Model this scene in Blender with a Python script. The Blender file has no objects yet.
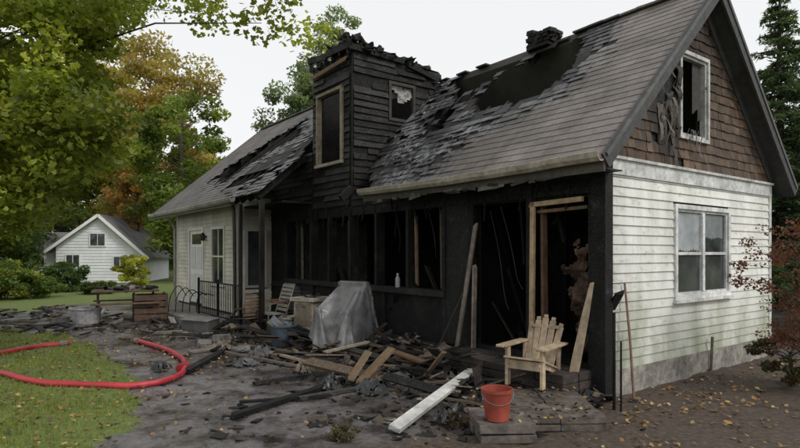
import bpy, math, random, numpy as np
from mathutils import Vector, Matrix, Euler, noise
rnd=random.Random(7); rng=np.random.default_rng(7)
S=bpy.context.scene
H=1.7; F=567.0; CX=400.0; HY=252.0
def G(px,py,z=0.0):
    Y=F*(H-z)/(py-HY); return Vector(((px-CX)/F*Y,Y,z))
def U(px,py,Y): return Vector(((px-CX)/F*Y,Y,H+(HY-py)/F*Y))
C=Vector((2.363,6.6,0)); ANG=math.atan2(-.799,.601)
HM=Matrix.Translation(C)@Matrix.Rotation(ANG,4,'Z'); HI=HM.inverted()
def ss(a,b,x):
    t=max(0,min(1,(x-a)/(b-a))); return t*t*(3-2*t)
def nz(x,y,z=0.0): return noise.noise(Vector((x,y,z)))
def inpoly(x,y,P):
    r=False; j=len(P)-1
    for i in range(len(P)):
        if (P[i][1]>y)!=(P[j][1]>y) and x<(P[j][0]-P[i][0])*(y-P[i][1])/(P[j][1]-P[i][1])+P[i][0]: r=not r
        j=i
    return r
def pdist(x,y,P):
    if inpoly(x,y,P): return 0.0
    d=9e9
    for i in range(len(P)):
        ax,ay=P[i-1];bx,by=P[i]; vx,vy=bx-ax,by-ay; t=max(0,min(1,((x-ax)*vx+(y-ay)*vy)/(vx*vx+vy*vy+1e-9)))
        d=min(d,math.hypot(x-ax-vx*t,y-ay-vy*t))
    return d
def link(o):
    S.collection.objects.link(o); return o
def empty(name,mw=None):
    e=bpy.data.objects.new(name,None); link(e); e.empty_display_size=.2
    if mw is not None: e.matrix_world=mw
    return e
# ------------------------------------------------ cloth drape (simulated first, while the scene is empty)
def simulate_drape():
    parts=[((0,0,.42),(.52,.5,.06)),((0,.27,.72),(.50,.07,.62)),((-.27,0,.62),(.05,.48,.05)),((.27,0,.62),(.05,.48,.05)),((0,0,-.03),(4,4,.05)),((0,0,.2),(.4,.4,.36))]
    cols=[]
    for c,s in parts:
        bpy.ops.mesh.primitive_cube_add(size=1,location=c); o=bpy.context.object; o.scale=s; bpy.ops.object.transform_apply(scale=True)
        o.modifiers.new('col','COLLISION'); o.collision.thickness_outer=.012; cols.append(o)
    bpy.ops.mesh.primitive_grid_add(x_subdivisions=66,y_subdivisions=66,size=1.85,location=(.03,.05,1.12)); g=bpy.context.object; g.rotation_euler=(.05,.03,.35)
    bpy.ops.object.transform_apply(rotation=True,location=True)
    for v in g.data.vertices: v.co.z+=.03*nz(v.co.x*3,v.co.y*3)
    m=g.modifiers.new('cloth','CLOTH'); m.settings.quality=6; m.settings.mass=.25; m.settings.bending_stiffness=.25; m.settings.tension_stiffness=12; m.settings.air_damping=1.5
    m.collision_settings.collision_quality=3; m.collision_settings.use_self_collision=False; m.collision_settings.distance_min=.012
    for f in range(1,52): S.frame_set(f)
    dg=bpy.context.evaluated_depsgraph_get(); ev=g.evaluated_get(dg); me=bpy.data.meshes.new_from_object(ev)
    vs=[tuple(v.co) for v in me.vertices]; fs=[tuple(p.vertices) for p in me.polygons]
    for o in cols+[g]: bpy.data.objects.remove(o,do_unlink=True)
    S.frame_set(1); return vs,fs
try: DRAPE=simulate_drape()
except Exception as ex: print('drape failed',ex); DRAPE=None
# ---------------------------------------------------------------- materials
def newmat(name):
    m=bpy.data.materials.new(name); m.use_nodes=True
    nt=m.node_tree; b=nt.nodes['Principled BSDF']; return m,nt,b
def nn(nt,t,**k):
    n=nt.nodes.new(t)
    for a,v in k.items(): setattr(n,a,v)
    return n
def noisen(nt,scale,detail=4,rough=.6,vec=None):
    n=nn(nt,'ShaderNodeTexNoise'); n.inputs['Scale'].default_value=scale; n.inputs['Detail'].default_value=detail; n.inputs['Roughness'].default_value=rough
    if vec is not None: nt.links.new(vec,n.inputs['Vector'])
    return n
def ramp(nt,src,pts):
    r=nn(nt,'ShaderNodeValToRGB'); e=r.color_ramp.elements
    while len(e)<len(pts): e.new(.5)
    for i,(p,c) in enumerate(pts):
        e[i].position=p; e[i].color=(c,c,c,1) if not hasattr(c,'__len__') else (*c,1)
    nt.links.new(src,r.inputs['Fac']); return r
def mix(nt,a,b,fac,mode='MIX'):
    m=nn(nt,'ShaderNodeMix',data_type='RGBA',blend_type=mode)
    for s,i in ((fac,0),(a,6),(b,7)):
        if hasattr(s,'links'): nt.links.new(s,m.inputs[i])
        else: m.inputs[i].default_value=s if i==0 else (*s,1)
    return m.outputs[2]
def mmath(nt,op,a,b):
    m=nn(nt,'ShaderNodeMath',operation=op)
    for s,i in ((a,0),(b,1)):
        if hasattr(s,'links'): nt.links.new(s,m.inputs[i])
        else: m.inputs[i].default_value=s
    return m.outputs[0]
def mrange(nt,s,a,b):
    m=nn(nt,'ShaderNodeMapRange'); nt.links.new(s,m.inputs[0]); m.inputs[1].default_value=a; m.inputs[2].default_value=b; return m.outputs[0]
def coord(nt): return nn(nt,'ShaderNodeTexCoord').outputs['Object']
def stretch(nt,vec,sc):
    m=nn(nt,'ShaderNodeMapping'); m.inputs['Scale'].default_value=sc; nt.links.new(vec,m.inputs['Vector']); return m.outputs[0]
def bump(nt,b,src,strength,dist=.01):
    n=nn(nt,'ShaderNodeBump'); n.inputs['Strength'].default_value=strength; n.inputs['Distance'].default_value=dist
    nt.links.new(src,n.inputs['Height']); nt.links.new(n.outputs[0],b.inputs['Normal']); return n
def attrn(nt):
    a=nn(nt,'ShaderNodeAttribute'); a.attribute_name='Col'; return a
def attr(nt): return attrn(nt).outputs['Color']
def std(name,rough=.7,scale=12,var=.45,bs=.3,bd=.01,st=(1,1,1),spec=.4,metal=0,rv=.15):
    m,nt,b=newmat(name); v=stretch(nt,coord(nt),st)
    n=noisen(nt,scale,6,.65,v); n2=noisen(nt,scale*.21,3,.6,v)
    r=ramp(nt,n.outputs['Fac'],[(.3,1-var),(.7,1+var*.3)]); r2=ramp(nt,n2.outputs['Fac'],[(.35,1-var*.7),(.65,1.05)])
    c=mix(nt,attr(nt),r.outputs[0],1.0,'MULTIPLY'); c=mix(nt,c,r2.outputs[0],1.0,'MULTIPLY')
    nt.links.new(c,b.inputs['Base Color'])
    rr=ramp(nt,n2.outputs['Fac'],[(.3,max(.05,rough-rv)),(.7,min(1,rough+rv))]); nt.links.new(rr.outputs[0],b.inputs['Roughness'])
    b.inputs['Specular IOR Level'].default_value=spec; b.inputs['Metallic'].default_value=metal
    bump(nt,b,n.outputs['Fac'],bs,bd); return m
M_STD=std('painted_surface')
M_CLEAN=std('house_paint',.6,3,.12,.1,.004)
M_WOOD=std('weathered_wood',.75,9,.5,.5,.01,(1,1,1))
M_METAL=std('metal_paint',.4,10,.3,.1,.004,metal=.5)
M_PLAST=std('plastic',.45,6,.35,.1,.004)
M_TARP=std('dusty_tarp',.4,5,.6,.35,.01,spec=.5)
M_STONE=std('concrete',.85,11,.6,.7,.015)
def roofmat():
    m,nt,b=newmat('asphalt_shingle'); co=coord(nt); a=attrn(nt); al=a.outputs['Alpha']
    n=noisen(nt,70,4,.65,co); n2=noisen(nt,1.7,5,.65,co); n3=noisen(nt,7,8,.78,stretch(nt,co,(1.7,.7,.7))); n4=noisen(nt,30,5,.7,co)
    c=mix(nt,a.outputs['Color'],ramp(nt,n.outputs['Fac'],[(.3,.65),(.7,1.15)]).outputs[0],1.0,'MULTIPLY')
    c=mix(nt,c,ramp(nt,n2.outputs['Fac'],[(.36,.62),(.62,1.06)]).outputs[0],1.0,'MULTIPLY')
    ash=mmath(nt,'MULTIPLY',ramp(nt,n3.outputs['Fac'],[(.46,0),(.62,1)]).outputs[0],ramp(nt,n2.outputs['Fac'],[(.36,.05),(.55,1)]).outputs[0])
    ash=mmath(nt,'MULTIPLY',ash,al); ash=mmath(nt,'MULTIPLY',ash,ramp(nt,n4.outputs['Fac'],[(.35,.35),(.6,1)]).outputs[0])
    c=mix(nt,c,(.40,.41,.43),ash); soot=mmath(nt,'MULTIPLY',ramp(nt,n3.outputs['Fac'],[(.35,.9),(.47,0)]).outputs[0],al)
    c=mix(nt,c,(.008,.008,.009),soot); nt.links.new(c,b.inputs['Base Color'])
    r=mix(nt,(.66,.66,.66),ramp(nt,n3.outputs['Fac'],[(.35,.28),(.7,.6)]).outputs[0],al); nt.links.new(r,b.inputs['Roughness']); b.inputs['Specular IOR Level'].default_value=.5
    bump(nt,b,mix(nt,n.outputs['Color'],n4.outputs['Color'],.5),.55,.008); return m
M_ROOF=roofmat()
def charmat():
    m,nt,b=newmat('charred_wood'); co=coord(nt)
    n=noisen(nt,7,8,.7,co); n2=noisen(nt,1.6,4,.6,co)
    v=nn(nt,'ShaderNodeTexVoronoi',feature='DISTANCE_TO_EDGE'); v.inputs['Scale'].default_value=26
    nt.links.new(mix(nt,co,n.outputs['Color'],.10),v.inputs['Vector'])
    c=ramp(nt,n.outputs['Fac'],[(.3,(.003,.003,.003)),(.58,(.009,.009,.009)),(.74,(.06,.059,.062))])  # top stop: grey ash, plus grey sheen painted into the colour
    c2=ramp(nt,n2.outputs['Fac'],[(.55,(0,0,0)),(.78,(.035,.028,.023))])
    a=mix(nt,c.outputs[0],c2.outputs[0],1.0,'ADD'); a=mix(nt,a,attr(nt),1.0,'ADD')
    nt.links.new(a,b.inputs['Base Color']); b.inputs['Specular IOR Level'].default_value=.35
    r=ramp(nt,n2.outputs['Fac'],[(.3,.45),(.7,.9)]); nt.links.new(r.outputs[0],b.inputs['Roughness'])
    vr=ramp(nt,v.outputs['Distance'],[(0,0),(.12,1)])
    h=mix(nt,vr.outputs[0],n.outputs['Color'],.5); bump(nt,b,h,.9,.015); return m
M_CHAR=charmat()
def sidingmat():
    m,nt,b=newmat('white_siding'); co=coord(nt)
    sep=nn(nt,'ShaderNodeSeparateXYZ'); nt.links.new(co,sep.inputs[0])
    n=noisen(nt,2.2,6,.65,stretch(nt,co,(1,1,.35))); n2=noisen(nt,14,5,.6,stretch(nt,co,(1,.4,1))); n3=noisen(nt,5,5,.7,stretch(nt,co,(1,1.5,.25)))
    base=mix(nt,(.76,.76,.73),(.50,.51,.46),ramp(nt,n.outputs['Fac'],[(.42,0),(.70,1)]).outputs[0])
    base=mix(nt,base,(.28,.29,.24),ramp(nt,n2.outputs['Fac'],[(.56,0),(.78,.75)]).outputs[0])
    base=mix(nt,base,(.38,.36,.29),ramp(nt,n3.outputs['Fac'],[(.56,0),(.78,.6)]).outputs[0])
    base=mix(nt,base,(.20,.23,.13),mmath(nt,'MULTIPLY',mrange(nt,sep.outputs[2],1.35,.2),ramp(nt,n.outputs['Fac'],[(.3,.3),(.65,.95)]).outputs[0]))
    base=mix(nt,base,(.05,.045,.04),mmath(nt,'MULTIPLY',mrange(nt,sep.outputs[1],.6,0),n2.outputs['Fac']))
    nt.links.new(base,b.inputs['Base Color']); b.inputs['Roughness'].default_value=.55
    bump(nt,b,n2.outputs['Fac'],.15,.004); return m
M_SIDE=sidingmat()
def leafmat(name,tr=.35):
    m,nt,b=newmat(name); a=attr(nt); nt.links.new(a,b.inputs['Base Color']); b.inputs['Roughness'].default_value=.5; b.inputs['Specular IOR Level'].default_value=.35
    t=nn(nt,'ShaderNodeBsdfTranslucent'); c=mix(nt,a,(1.9,2.0,.9),1.0,'MULTIPLY'); nt.links.new(c,t.inputs[0])
    mx=nn(nt,'ShaderNodeMixShader'); mx.inputs[0].default_value=tr
    nt.links.new(b.outputs[0],mx.inputs[1]); nt.links.new(t.outputs[0],mx.inputs[2]); nt.links.new(mx.outputs[0],nt.nodes['Material Output'].inputs[0]); return m
M_LEAF=leafmat('foliage',.42); M_DRY=leafmat('dry_leaf',.1)
M_BARK=std('bark',.9,14,.5,.8,.02,(1,1,.3))
def glassmat():
    m,nt,b=newmat('window_glass'); n=noisen(nt,3,4,.6,coord(nt))
    c=ramp(nt,n.outputs['Fac'],[(.35,(.02,.024,.028)),(.7,(.07,.075,.08))]); nt.links.new(c.outputs[0],b.inputs['Base Color'])
    b.inputs['Roughness'].default_value=.08; b.inputs['Specular IOR Level'].default_value=.9; return m
M_GLASS=glassmat()
# ---------------------------------------------------------------- mesh builder
class MB:
    def __init__(s): s.v=[];s.f=[];s.c=[]
    def add(s,vs,fs,col):
        o=len(s.v); s.v+= [tuple(v) for v in vs]; s.f+=[tuple(i+o for i in f) for f in fs]; s.c+=[col]*len(fs)
    def hexa(s,vs,col): s.add(vs,[(0,3,2,1),(4,5,6,7),(0,1,5,4),(1,2,6,5),(2,3,7,6),(3,0,4,7)],col)
    def box(s,c,size,rot=None,col=(.5,.5,.5),jit=0):
        c=Vector(c); a,b,d=[x/2 for x in size]
        vs=[Vector(p) for p in ((-a,-b,-d),(a,-b,-d),(a,b,-d),(-a,b,-d),(-a,-b,d),(a,-b,d),(a,b,d),(-a,b,d))]
        if jit: vs=[v+Vector((rnd.uniform(-jit,jit),rnd.uniform(-jit,jit),rnd.uniform(-jit,jit))) for v in vs]
        if rot is not None:
            R=rot if isinstance(rot,Matrix) else Euler(rot).to_matrix(); vs=[R@v for v in vs]
        s.hexa([c+v for v in vs],col)
    def lim(s,x0,x1,y0,y1,z0,z1,col=(.5,.5,.5)): s.box(((x0+x1)/2,(y0+y1)/2,(z0+z1)/2),(x1-x0,y1-y0,z1-z0),None,col)
    def beam(s,p,q,w,h,col=(0,0,0),up=(0,0,1),jag=0,roll=0):
        p=Vector(p);q=Vector(q);d=(q-p);d.normalize();up=Vector(up)
        if abs(d.dot(up))>.95: up=Vector((0,1,0)) if abs(d.y)<.9 else Vector((1,0,0))
        a=d.cross(up).normalized(); b=a.cross(d).normalized()
        if roll: R=Matrix.Rotation(roll,3,d); a=R@a; b=R@b
        vs=[]
        for e in (p,q):
            for i,j in ((-1,-1),(1,-1),(1,1),(-1,1)):
                vs.append(e+a*i*w/2+b*j*h/2+d*rnd.uniform(-jag,jag))
        s.hexa(vs,col)
    def tube(s,pts,rad,n=8,col=(.1,.1,.1),cap=True):
        pts=[Vector(p) for p in pts]; o=len(s.v); m=len(pts)
        if not hasattr(rad,'__len__'): rad=[rad]*m
        ref=None
        for i,p in enumerate(pts):
            d=(pts[min(i+1,m-1)]-pts[max(i-1,0)]).normalized()
            if ref is None: ref=Vector((0,0,1)) if abs(d.z)<.9 else Vector((1,0,0))
            a=d.cross(ref).normalized(); b=a.cross(d).normalized(); ref=b
            for k in range(n):
                t=2*math.pi*k/n; s.v.append(tuple(p+a*math.cos(t)*rad[i]+b*math.sin(t)*rad[i]))
        for i in range(m-1):
            for k in range(n):
                s.f.append((o+i*n+k,o+i*n+(k+1)%n,o+(i+1)*n+(k+1)%n,o+(i+1)*n+k)); s.c.append(col)
        if cap:
            s.f.append(tuple(o+k for k in range(n))[::-1]); s.c.append(col); s.f.append(tuple(o+(m-1)*n+k for k in range(n))); s.c.append(col)
    def lathe(s,prof,n=24,c=(0,0,0),col=(.5,.5,.5)):
        o=len(s.v)
        for r,z in prof:
            for k in range(n):
                t=2*math.pi*k/n; s.v.append((c[0]+r*math.cos(t),c[1]+r*math.sin(t),c[2]+z))
        for i in range(len(prof)-1):
            for k in range(n): s.f.append((o+i*n+k,o+i*n+(k+1)%n,o+(i+1)*n+(k+1)%n,o+(i+1)*n+k)); s.c.append(col)
    def build(s,name,mat,parent=None,smooth=False,bevel=0,mw=None):
        me=bpy.data.meshes.new(name); me.from_pydata(s.v,[],s.f); 
        a=me.attributes.new('Col','FLOAT_COLOR','CORNER')
        n=np.array([len(f) for f in s.f]); cc=np.repeat(np.array([(c[0],c[1],c[2],c[3] if len(c)>3 else 0.0) for c in s.c]),n,axis=0).astype(np.float32)
        a.data.foreach_set('color',cc.ravel())
        me.materials.append(mat)
        if smooth: me.polygons.foreach_set('use_smooth',[True]*len(s.f))
        o=bpy.data.objects.new(name,me); link(o)
        if parent: o.parent=parent
        if mw is not None: o.matrix_world=mw
        if bevel:
            b=o.modifiers.new('bevel','BEVEL'); b.width=bevel; b.segments=2; b.limit_method='ANGLE'
        return o
def npmesh(name,verts,k,cols,mat,parent=None):
    N=len(verts); me=bpy.data.meshes.new(name)
    me.vertices.add(N*k); me.vertices.foreach_set('co',verts.astype(np.float32).ravel())
    me.loops.add(N*k); me.loops.foreach_set('vertex_index',np.arange(N*k,dtype=np.int32))
    me.polygons.add(N); me.polygons.foreach_set('loop_start',np.arange(0,N*k,k,dtype=np.int32)); me.polygons.foreach_set('loop_total',np.full(N,k,dtype=np.int32))
    me.update(calc_edges=True)
    a=me.attributes.new('Col','FLOAT_COLOR','POINT'); c=np.ones((N,k,4),dtype=np.float32); c[:,:,:3]=cols[:,None,:]; a.data.foreach_set('color',c.ravel())
    me.materials.append(mat); o=bpy.data.objects.new(name,me); link(o)
    if parent: o.parent=parent
    return o
def leaves(name,cen,size,cols,mat,parent=None,maple=False,flat=0.0,asp=.45):
    N=len(cen); cen=np.asarray(cen)
    n=rng.normal(size=(N,3)); n[:,2]=np.abs(n[:,2])+flat; n/=np.linalg.norm(n,axis=1)[:,None]
    a=rng.normal(size=(N,3)); a-=(a*n).sum(1)[:,None]*n; a/=np.linalg.norm(a,axis=1)[:,None]; b=np.cross(n,a)
    s=np.asarray(size).reshape(-1,1)*np.ones((N,1))
    if not maple:
        v=np.stack([cen-a*s,cen+b*s*asp+n*s*.12,cen+a*s,cen-b*s*asp+n*s*.12],1); return npmesh(name,v,4,cols,mat,parent)
    V=[]
    for t,l in ((0,1.0),(1.0,.8),(-1.0,.8)):
        d=a*math.cos(t)+b*math.sin(t); e=np.cross(n,d)
        V.append(np.stack([cen-a*s*.2,cen+d*s*l*.55+e*s*.3,cen+d*s*l,cen+d*s*l*.55-e*s*.3],1))
    return npmesh(name,np.concatenate(V),4,np.concatenate([cols]*3),mat,parent)
def pal(N,palette,var=.25):
    p=np.array(palette)[rng.integers(0,len(palette),N)]; return np.clip(p*rng.uniform(1-var,1+var,(N,1)),0,1)
def kc(c,a=.7,b=1.2):
    k=rnd.uniform(a,b); return tuple(q*k for q in c)
# ---------------------------------------------------------------- trees
def clumptree(name,base,trunk_top,tr,centers,crad,per,size,palette,maple=False,clumpvar=.4,branches=40,flat=.2,lowest=.35,brk=.33):
    e=empty(name,Matrix.Translation(base)); inv=Vector(base)
    centers=[Vector(c)-inv for c in centers]; tt=Vector(trunk_top)-inv
    mb=MB(); bc=(.07,.055,.045)
    pts=[Vector((0,0,-.1))]+[tt*(i/6)+Vector((nz(i*.7,base[0])*tr*1.5,nz(i*.9,base[1])*tr*1.5,0)) for i in range(1,7)]
    mb.tube(pts,[tr*1.35]+[tr*(1-.75*i/6) for i in range(1,7)],9,bc)
    idx=list(range(len(centers))); rnd.shuffle(idx)
    for i in idx[:branches]:
        c=centers[i]; f=max(lowest,min(.98,(c.z-.25*(c-tt*.7).length)/max(tt.z,.1))); k=f*6; j=int(min(5,k)); st=pts[j].lerp(pts[j+1],k-j) if j<6 else pts[6]
        L=(c-st).length; mid=st.lerp(c,.5)+Vector((rnd.uniform(-.08,.08)*L,rnd.uniform(-.08,.08)*L,.1*L))
        r=tr*brk*(1-.5*f); mb.tube([st,st.lerp(mid,.5)+Vector((0,0,.03*L)),mid,mid.lerp(c,.5)+Vector((0,0,.03*L)),c],[r,r*.75,r*.5,r*.32,r*.12],5,bc,False)
    mb.build('trunk',M_BARK,e,smooth=True)
    CC=[];CO=[]
    for c in centers:
        m=int(per*rnd.uniform(.6,1.3)); r=crad*rnd.uniform(.7,1.25)
        p=rng.normal(size=(m,3)); p/=np.linalg.norm(p,axis=1)[:,None]; p*=(rng.uniform(0.15,1,(m,1))**.5)*r; p[:,2]*=.6
        CC.append(p+np.array(c)); k=rnd.uniform(1-clumpvar,1+clumpvar)
        base_c=np.array(rnd.choice(palette)); cols=pal(m,palette,.25)*.5+base_c*.5; CO.append(cols*k)
    CC=np.concatenate(CC);CO=np.clip(np.concatenate(CO),0,.8)
    leaves('leaves',CC,size*rng.uniform(.6,1.25,len(CC)),CO,M_LEAF,e,maple=maple,flat=flat)
    return e
def ellip(c,r,n,hollow=.5,seed=0):
    out=[]
    while len(out)<n:
        p=Vector((rnd.uniform(-1,1),rnd.uniform(-1,1),rnd.uniform(-1,1)))
        if hollow<p.length<1 and nz(p.x*1.7+seed,p.y*1.7,p.z*1.7+seed)>-.22:
            k=1+.25*nz(p.x*1.3,p.y*1.3+seed,p.z*1.3); out.append(Vector(c)+Vector((p.x*r[0],p.y*r[1],p.z*r[2]))*k)
    return out
def broadleaf(name,X,Y,h,w,palette,nc=110,per=160,size=.16,cr=None,low=.2,seed=0,tr=.2):
    zc=h*(1+low)/2; rz=h*(1-low)/2
    cs=ellip((X,Y,zc),(w/2,w/2,rz),nc,.35,seed)
    return clumptree(name,(X,Y,0),(X,Y,h*.8),tr,cs,cr or w*.13,per,size,palette,branches=45)
def conifer(name,X,Y,h,r,palette,levels=26,size=.2,dens=1.0,sparse=0,tr=.18):
    e=empty(name,Matrix.Translation((X,Y,0))); mb=MB(); bc=(.06,.045,.035)
    mb.tube([(0,0,-.1),(.05,0,h*.4),(0,.05,h*.75),(0,0,h)],[tr,tr*.7,tr*.35,.02],8,bc)
    P=[];CO=[]
    for i in range(levels):
        f=i/(levels-1); z=h*(.1+.89*f); R=r*(1-f)**.85+.15; nb=int(7+4*(1-f))
        for k in range(nb):
            if rnd.random()<sparse: continue
            a=rnd.uniform(0,6.28); L=R*rnd.uniform(.65,1.12); up=rnd.uniform(-.1,.15)
            d=Vector((math.cos(a),math.sin(a),0)); pts=[Vector((0,0,z))+d*L*t+Vector((0,0,L*(up*t-.28*t*t+.12*t**4))) for t in (0,.35,.7,1)]
            mb.tube(pts,[.035,.025,.015,.005],4,bc,False)
            m=int(70*dens*L); t=rng.uniform(.12,1,m)**.8; w=.22*L*(1.05-t)+.1
            side=np.array((-d.y,d.x,0)); q=np.outer(t,np.array(d))*L; q[:,2]+=z+L*(up*t-.28*t*t+.12*t**4)
            q+=np.outer(rng.uniform(-1,1,m)*w,side); q[:,2]-=np.abs(rng.normal(size=m))*.1
            P.append(q); CO.append(pal(m,palette,.3)*rnd.uniform(.6,1.3))
    mb.build('trunk',M_BARK,e,smooth=True)
    P=np.concatenate(P); leaves('needles',P,size*rng.uniform(.6,1.2,len(P)),np.concatenate(CO),M_LEAF,e,asp=.25,flat=.4); return e
GRN=[(.06,.10,.022),(.09,.135,.028),(.12,.165,.035),(.15,.18,.04)]
YGR=[(.19,.22,.035),(.25,.27,.045),(.31,.30,.05),(.13,.17,.03)]
AUT=[(.28,.21,.07),(.34,.26,.09),(.24,.20,.07),(.21,.21,.07),(.35,.20,.06)]
DGR=[(.028,.05,.02),(.04,.07,.026),(.055,.09,.03)]
PIN=[(.13,.17,.10),(.17,.20,.12),(.10,.14,.085)]  # pine greens paled, with distance haze mixed into the leaf colour
def at(px,Y): return (px-CX)/F*Y
broadleaf('autumn_tree',at(150,40),40,17.3,9.0,AUT,170,170,.17,1.15,.1,1)
broadleaf('autumn_tree',at(100,48),48,19.5,11,AUT+YGR,150,150,.21,1.35,.1,2)
broadleaf('green_tree',at(182,33),33,11.5,5.5,GRN+YGR[:1],110,150,.15,.8,.1,3)
broadleaf('green_tree',at(208,52),52,13,7,GRN,90,140,.21,1.0,.05,13)
broadleaf('orange_tree',at(138,36),36,8.6,3.8,[(.36,.20,.06),(.38,.24,.08),(.30,.2,.07)],60,130,.12,.5,.35,23)
broadleaf('green_tree',at(60,46),46,13,10,GRN+YGR[:2],120,150,.21,1.3,.0,4)
broadleaf('green_tree',at(-15,30),30,8,8,GRN+DGR,120,160,.16,1.0,.0,5)
broadleaf('green_tree',at(-80,26),26,11,8,GRN+YGR,120,150,.15,1.0,.0,6)
broadleaf('pine_tree',at(298,34),34,12.8,5.0,PIN,110,150,.13,.7,.1,31)
broadleaf('pine_tree',at(335,36),36,17.0,5.6,PIN+[(.18,.19,.10)],120,150,.14,.75,.25,32)
conifer('spruce_tree',at(780,17),17,10.0,2.0,[(.06,.09,.055),(.085,.12,.065)],34,.11,1.4,.05)
conifer('spruce_tree',at(842,19),19,11,2.6,[(.04,.065,.035),(.06,.09,.045)],32,.13,1.3,0)
broadleaf('green_tree',at(795,24),24,6,6,GRN,80,130,.14,.8,.0,8)
cs=[]
for a in np.linspace(-75,75,150):
    d=rnd.uniform(62,78); x=math.sin(math.radians(a))*d; y=math.cos(math.radians(a))*d
    for k in range(3): cs.append((x+rnd.uniform(-2,2),y+rnd.uniform(-2,2),rnd.uniform(.5,5.5 if a<-20 else 7)))
P=np.concatenate([rng.normal(size=(110,3))*np.array([1.5,1.5,1.3])+np.array(c) for c in cs]); P[:,2]=np.abs(P[:,2])
cc=np.repeat(pal(len(cs),GRN+DGR+AUT[2:4],.4),110,axis=0); leaves('distant_tree_line',P,rng.uniform(.3,.6,len(P)),cc,M_LEAF)
MP=[(-330,-330),(330,-260),(322,5),(312,38),(290,46),(262,34),(243,8),(226,32),(205,40),(178,20),(150,10),(122,16),(108,36),(100,60),(90,78),(108,98),(118,130),(108,158),(80,178),(58,202),(30,224),(-10,232),(-330,225)]
cs=[]
while len(cs)<640:
    px=rnd.uniform(-330,330); py=rnd.uniform(-330,235); 
    if rnd.random()<.45: px=rnd.uniform(-60,130); py=rnd.uniform(-20,225)
    Y=rnd.uniform(7.2,11.5)
    if inpoly(px,py,MP) and nz(px*.014,py*.018,Y*.2)>-.28: cs.append(U(px,py,Y))
clumptree('maple_tree',(-9.6,10,0),(-9.0,9.6,7.5),.24,cs,.42,135,.066,YGR+YGR[:2]+GRN[2:],maple=True,branches=95,flat=.35,lowest=.3,brk=.2,clumpvar=.45)
# ---------------------------------------------------------------- burned house
HE=empty('burned_house',HM)
K0=(0,0,0)
def hole_iv(a0,a1,z,holes):
    iv=[(a0,a1)]
    for h in holes:
        if h[2]<z<h[3]:
            o=[]
            for p,q in iv:
                if h[1]<=p or h[0]>=q: o.append((p,q)); continue
                if p<h[0]: o.append((p,h[0]))
                if q>h[1]: o.append((h[1],q))
            iv=o
    return iv
def clap(mb,O,A,N,z0,z1,ex,xlim,holes,colf,proud=.018,miss=0.0,seg=(1.6,3.6),warp=0):
    O=Vector(O);A=Vector(A);N=Vector(N);Z=Vector((0,0,1)); z=z0
    while z<z1-.01:
        zt=min(z+ex,z1); a0,a1=xlim((z+zt)/2)
        for p,q in hole_iv(a0,a1,(z+zt)/2,holes):
            x=p
            while x<q-.005:
                e=min(q,x+rnd.uniform(*seg)); 
                if q-e<.3: e=q
                if rnd.random()>=miss:
                    w=rnd.uniform(-.004,.004) if miss else 0
                    pw=proud+ (abs(rnd.gauss(0,warp)) if warp else 0); pw2=proud+(abs(rnd.gauss(0,warp)) if warp else 0); dz=rnd.uniform(-warp,warp)*.6
                    b0=O+A*(x+.001)+N*(pw+w)+Z*(z+dz); b1=O+A*(e-.001)+N*(pw2-w)+Z*(z+w*2-dz)
                    t0=O+A*(x+.001)+N*.003+Z*zt; t1=O+A*(e-.001)+N*.003+Z*zt
                    c0=O+A*(x+.001)+Z*z; c1=O+A*(e-.001)+Z*z
                    mb.add([b0,b1,t1,t0,c0,c1],[(0,1,2,3),(4,5,1,0),(4,0,3),(5,2,1)],colf((x+e)/2,z))
                x=e
        z=zt
def wall(mb,O,A,N,a0,a1,z0,zl,holes,th,col,step=None):
    O=Vector(O);A=Vector(A);N=Vector(N);Z=Vector((0,0,1))
    cuts={a0,a1}
    for h in holes: cuts|={max(a0,min(a1,h[0])),max(a0,min(a1,h[1]))}
    if step:
        x=a0
        while x<a1: cuts.add(x); x+=step
    cuts=sorted(cuts)
    for p,q in zip(cuts,cuts[1:]):
        if q-p<1e-4: continue
        m=(p+q)/2; segs=[]; cur=z0
        for h in sorted([h for h in holes if h[0]<m<h[1]],key=lambda h:h[2]):
            if h[2]>cur: segs.append((cur,cur,h[2],h[2]))
            cur=max(cur,h[3])
        if min(zl(p),zl(q))>cur-1e-3 : segs.append((cur,cur,zl(p),zl(q)))
        for (b0,b1,t0,t1) in segs:
            vs=[O+A*p+Z*b0-N*th,O+A*q+Z*b1-N*th,O+A*q+Z*b1,O+A*p+Z*b0,O+A*p+Z*t0-N*th,O+A*q+Z*t1-N*th,O+A*q+Z*t1,O+A*p+Z*t0]
            mb.hexa(vs,col)
X=Vector((1,0,0));Yv=Vector((0,1,0))
W=4.71; ry=2.36; RZ=5.43; EZ=2.78; EY=-.35
sl=(RZ-EZ)/(ry-EY)
def zr(s): return min(EZ+(s-EY)*sl, RZ-(s-ry)*(RZ-EZ)/(W+.35-ry))-.16
gh=[(1.63,3.13,1.12,2.28),(1.74,2.47,3.28,4.38)]
mb=MB(); wall(mb,(0,0,0),Yv,X,0,W,.3,zr,gh,.12,(.008,.008,.008),.15); mb.build('end_wall_core',M_CHAR,HE)
mb=MB(); clap(mb,(.012,0,0),Yv,X,.3,2.62,.115,lambda z:(.09,W),[(1.57,3.19,1.06,2.34)],lambda a,z:K0,.02,0,(1.6,3.6),.0014); mb.build('white_siding',M_SIDE,HE)
mb=MB(); mb.lim(-.1,.045,.0,W+.02,2.62,2.80,(.68,.69,.68)); mb.lim(.02,.075,0,W+.02,2.80,2.835,(.6,.6,.58)); mb.lim(0,.04,W-.07,W+.02,.28,2.619,(.68,.68,.65)); mb.build('trim_band',M_STD,HE)
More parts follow.
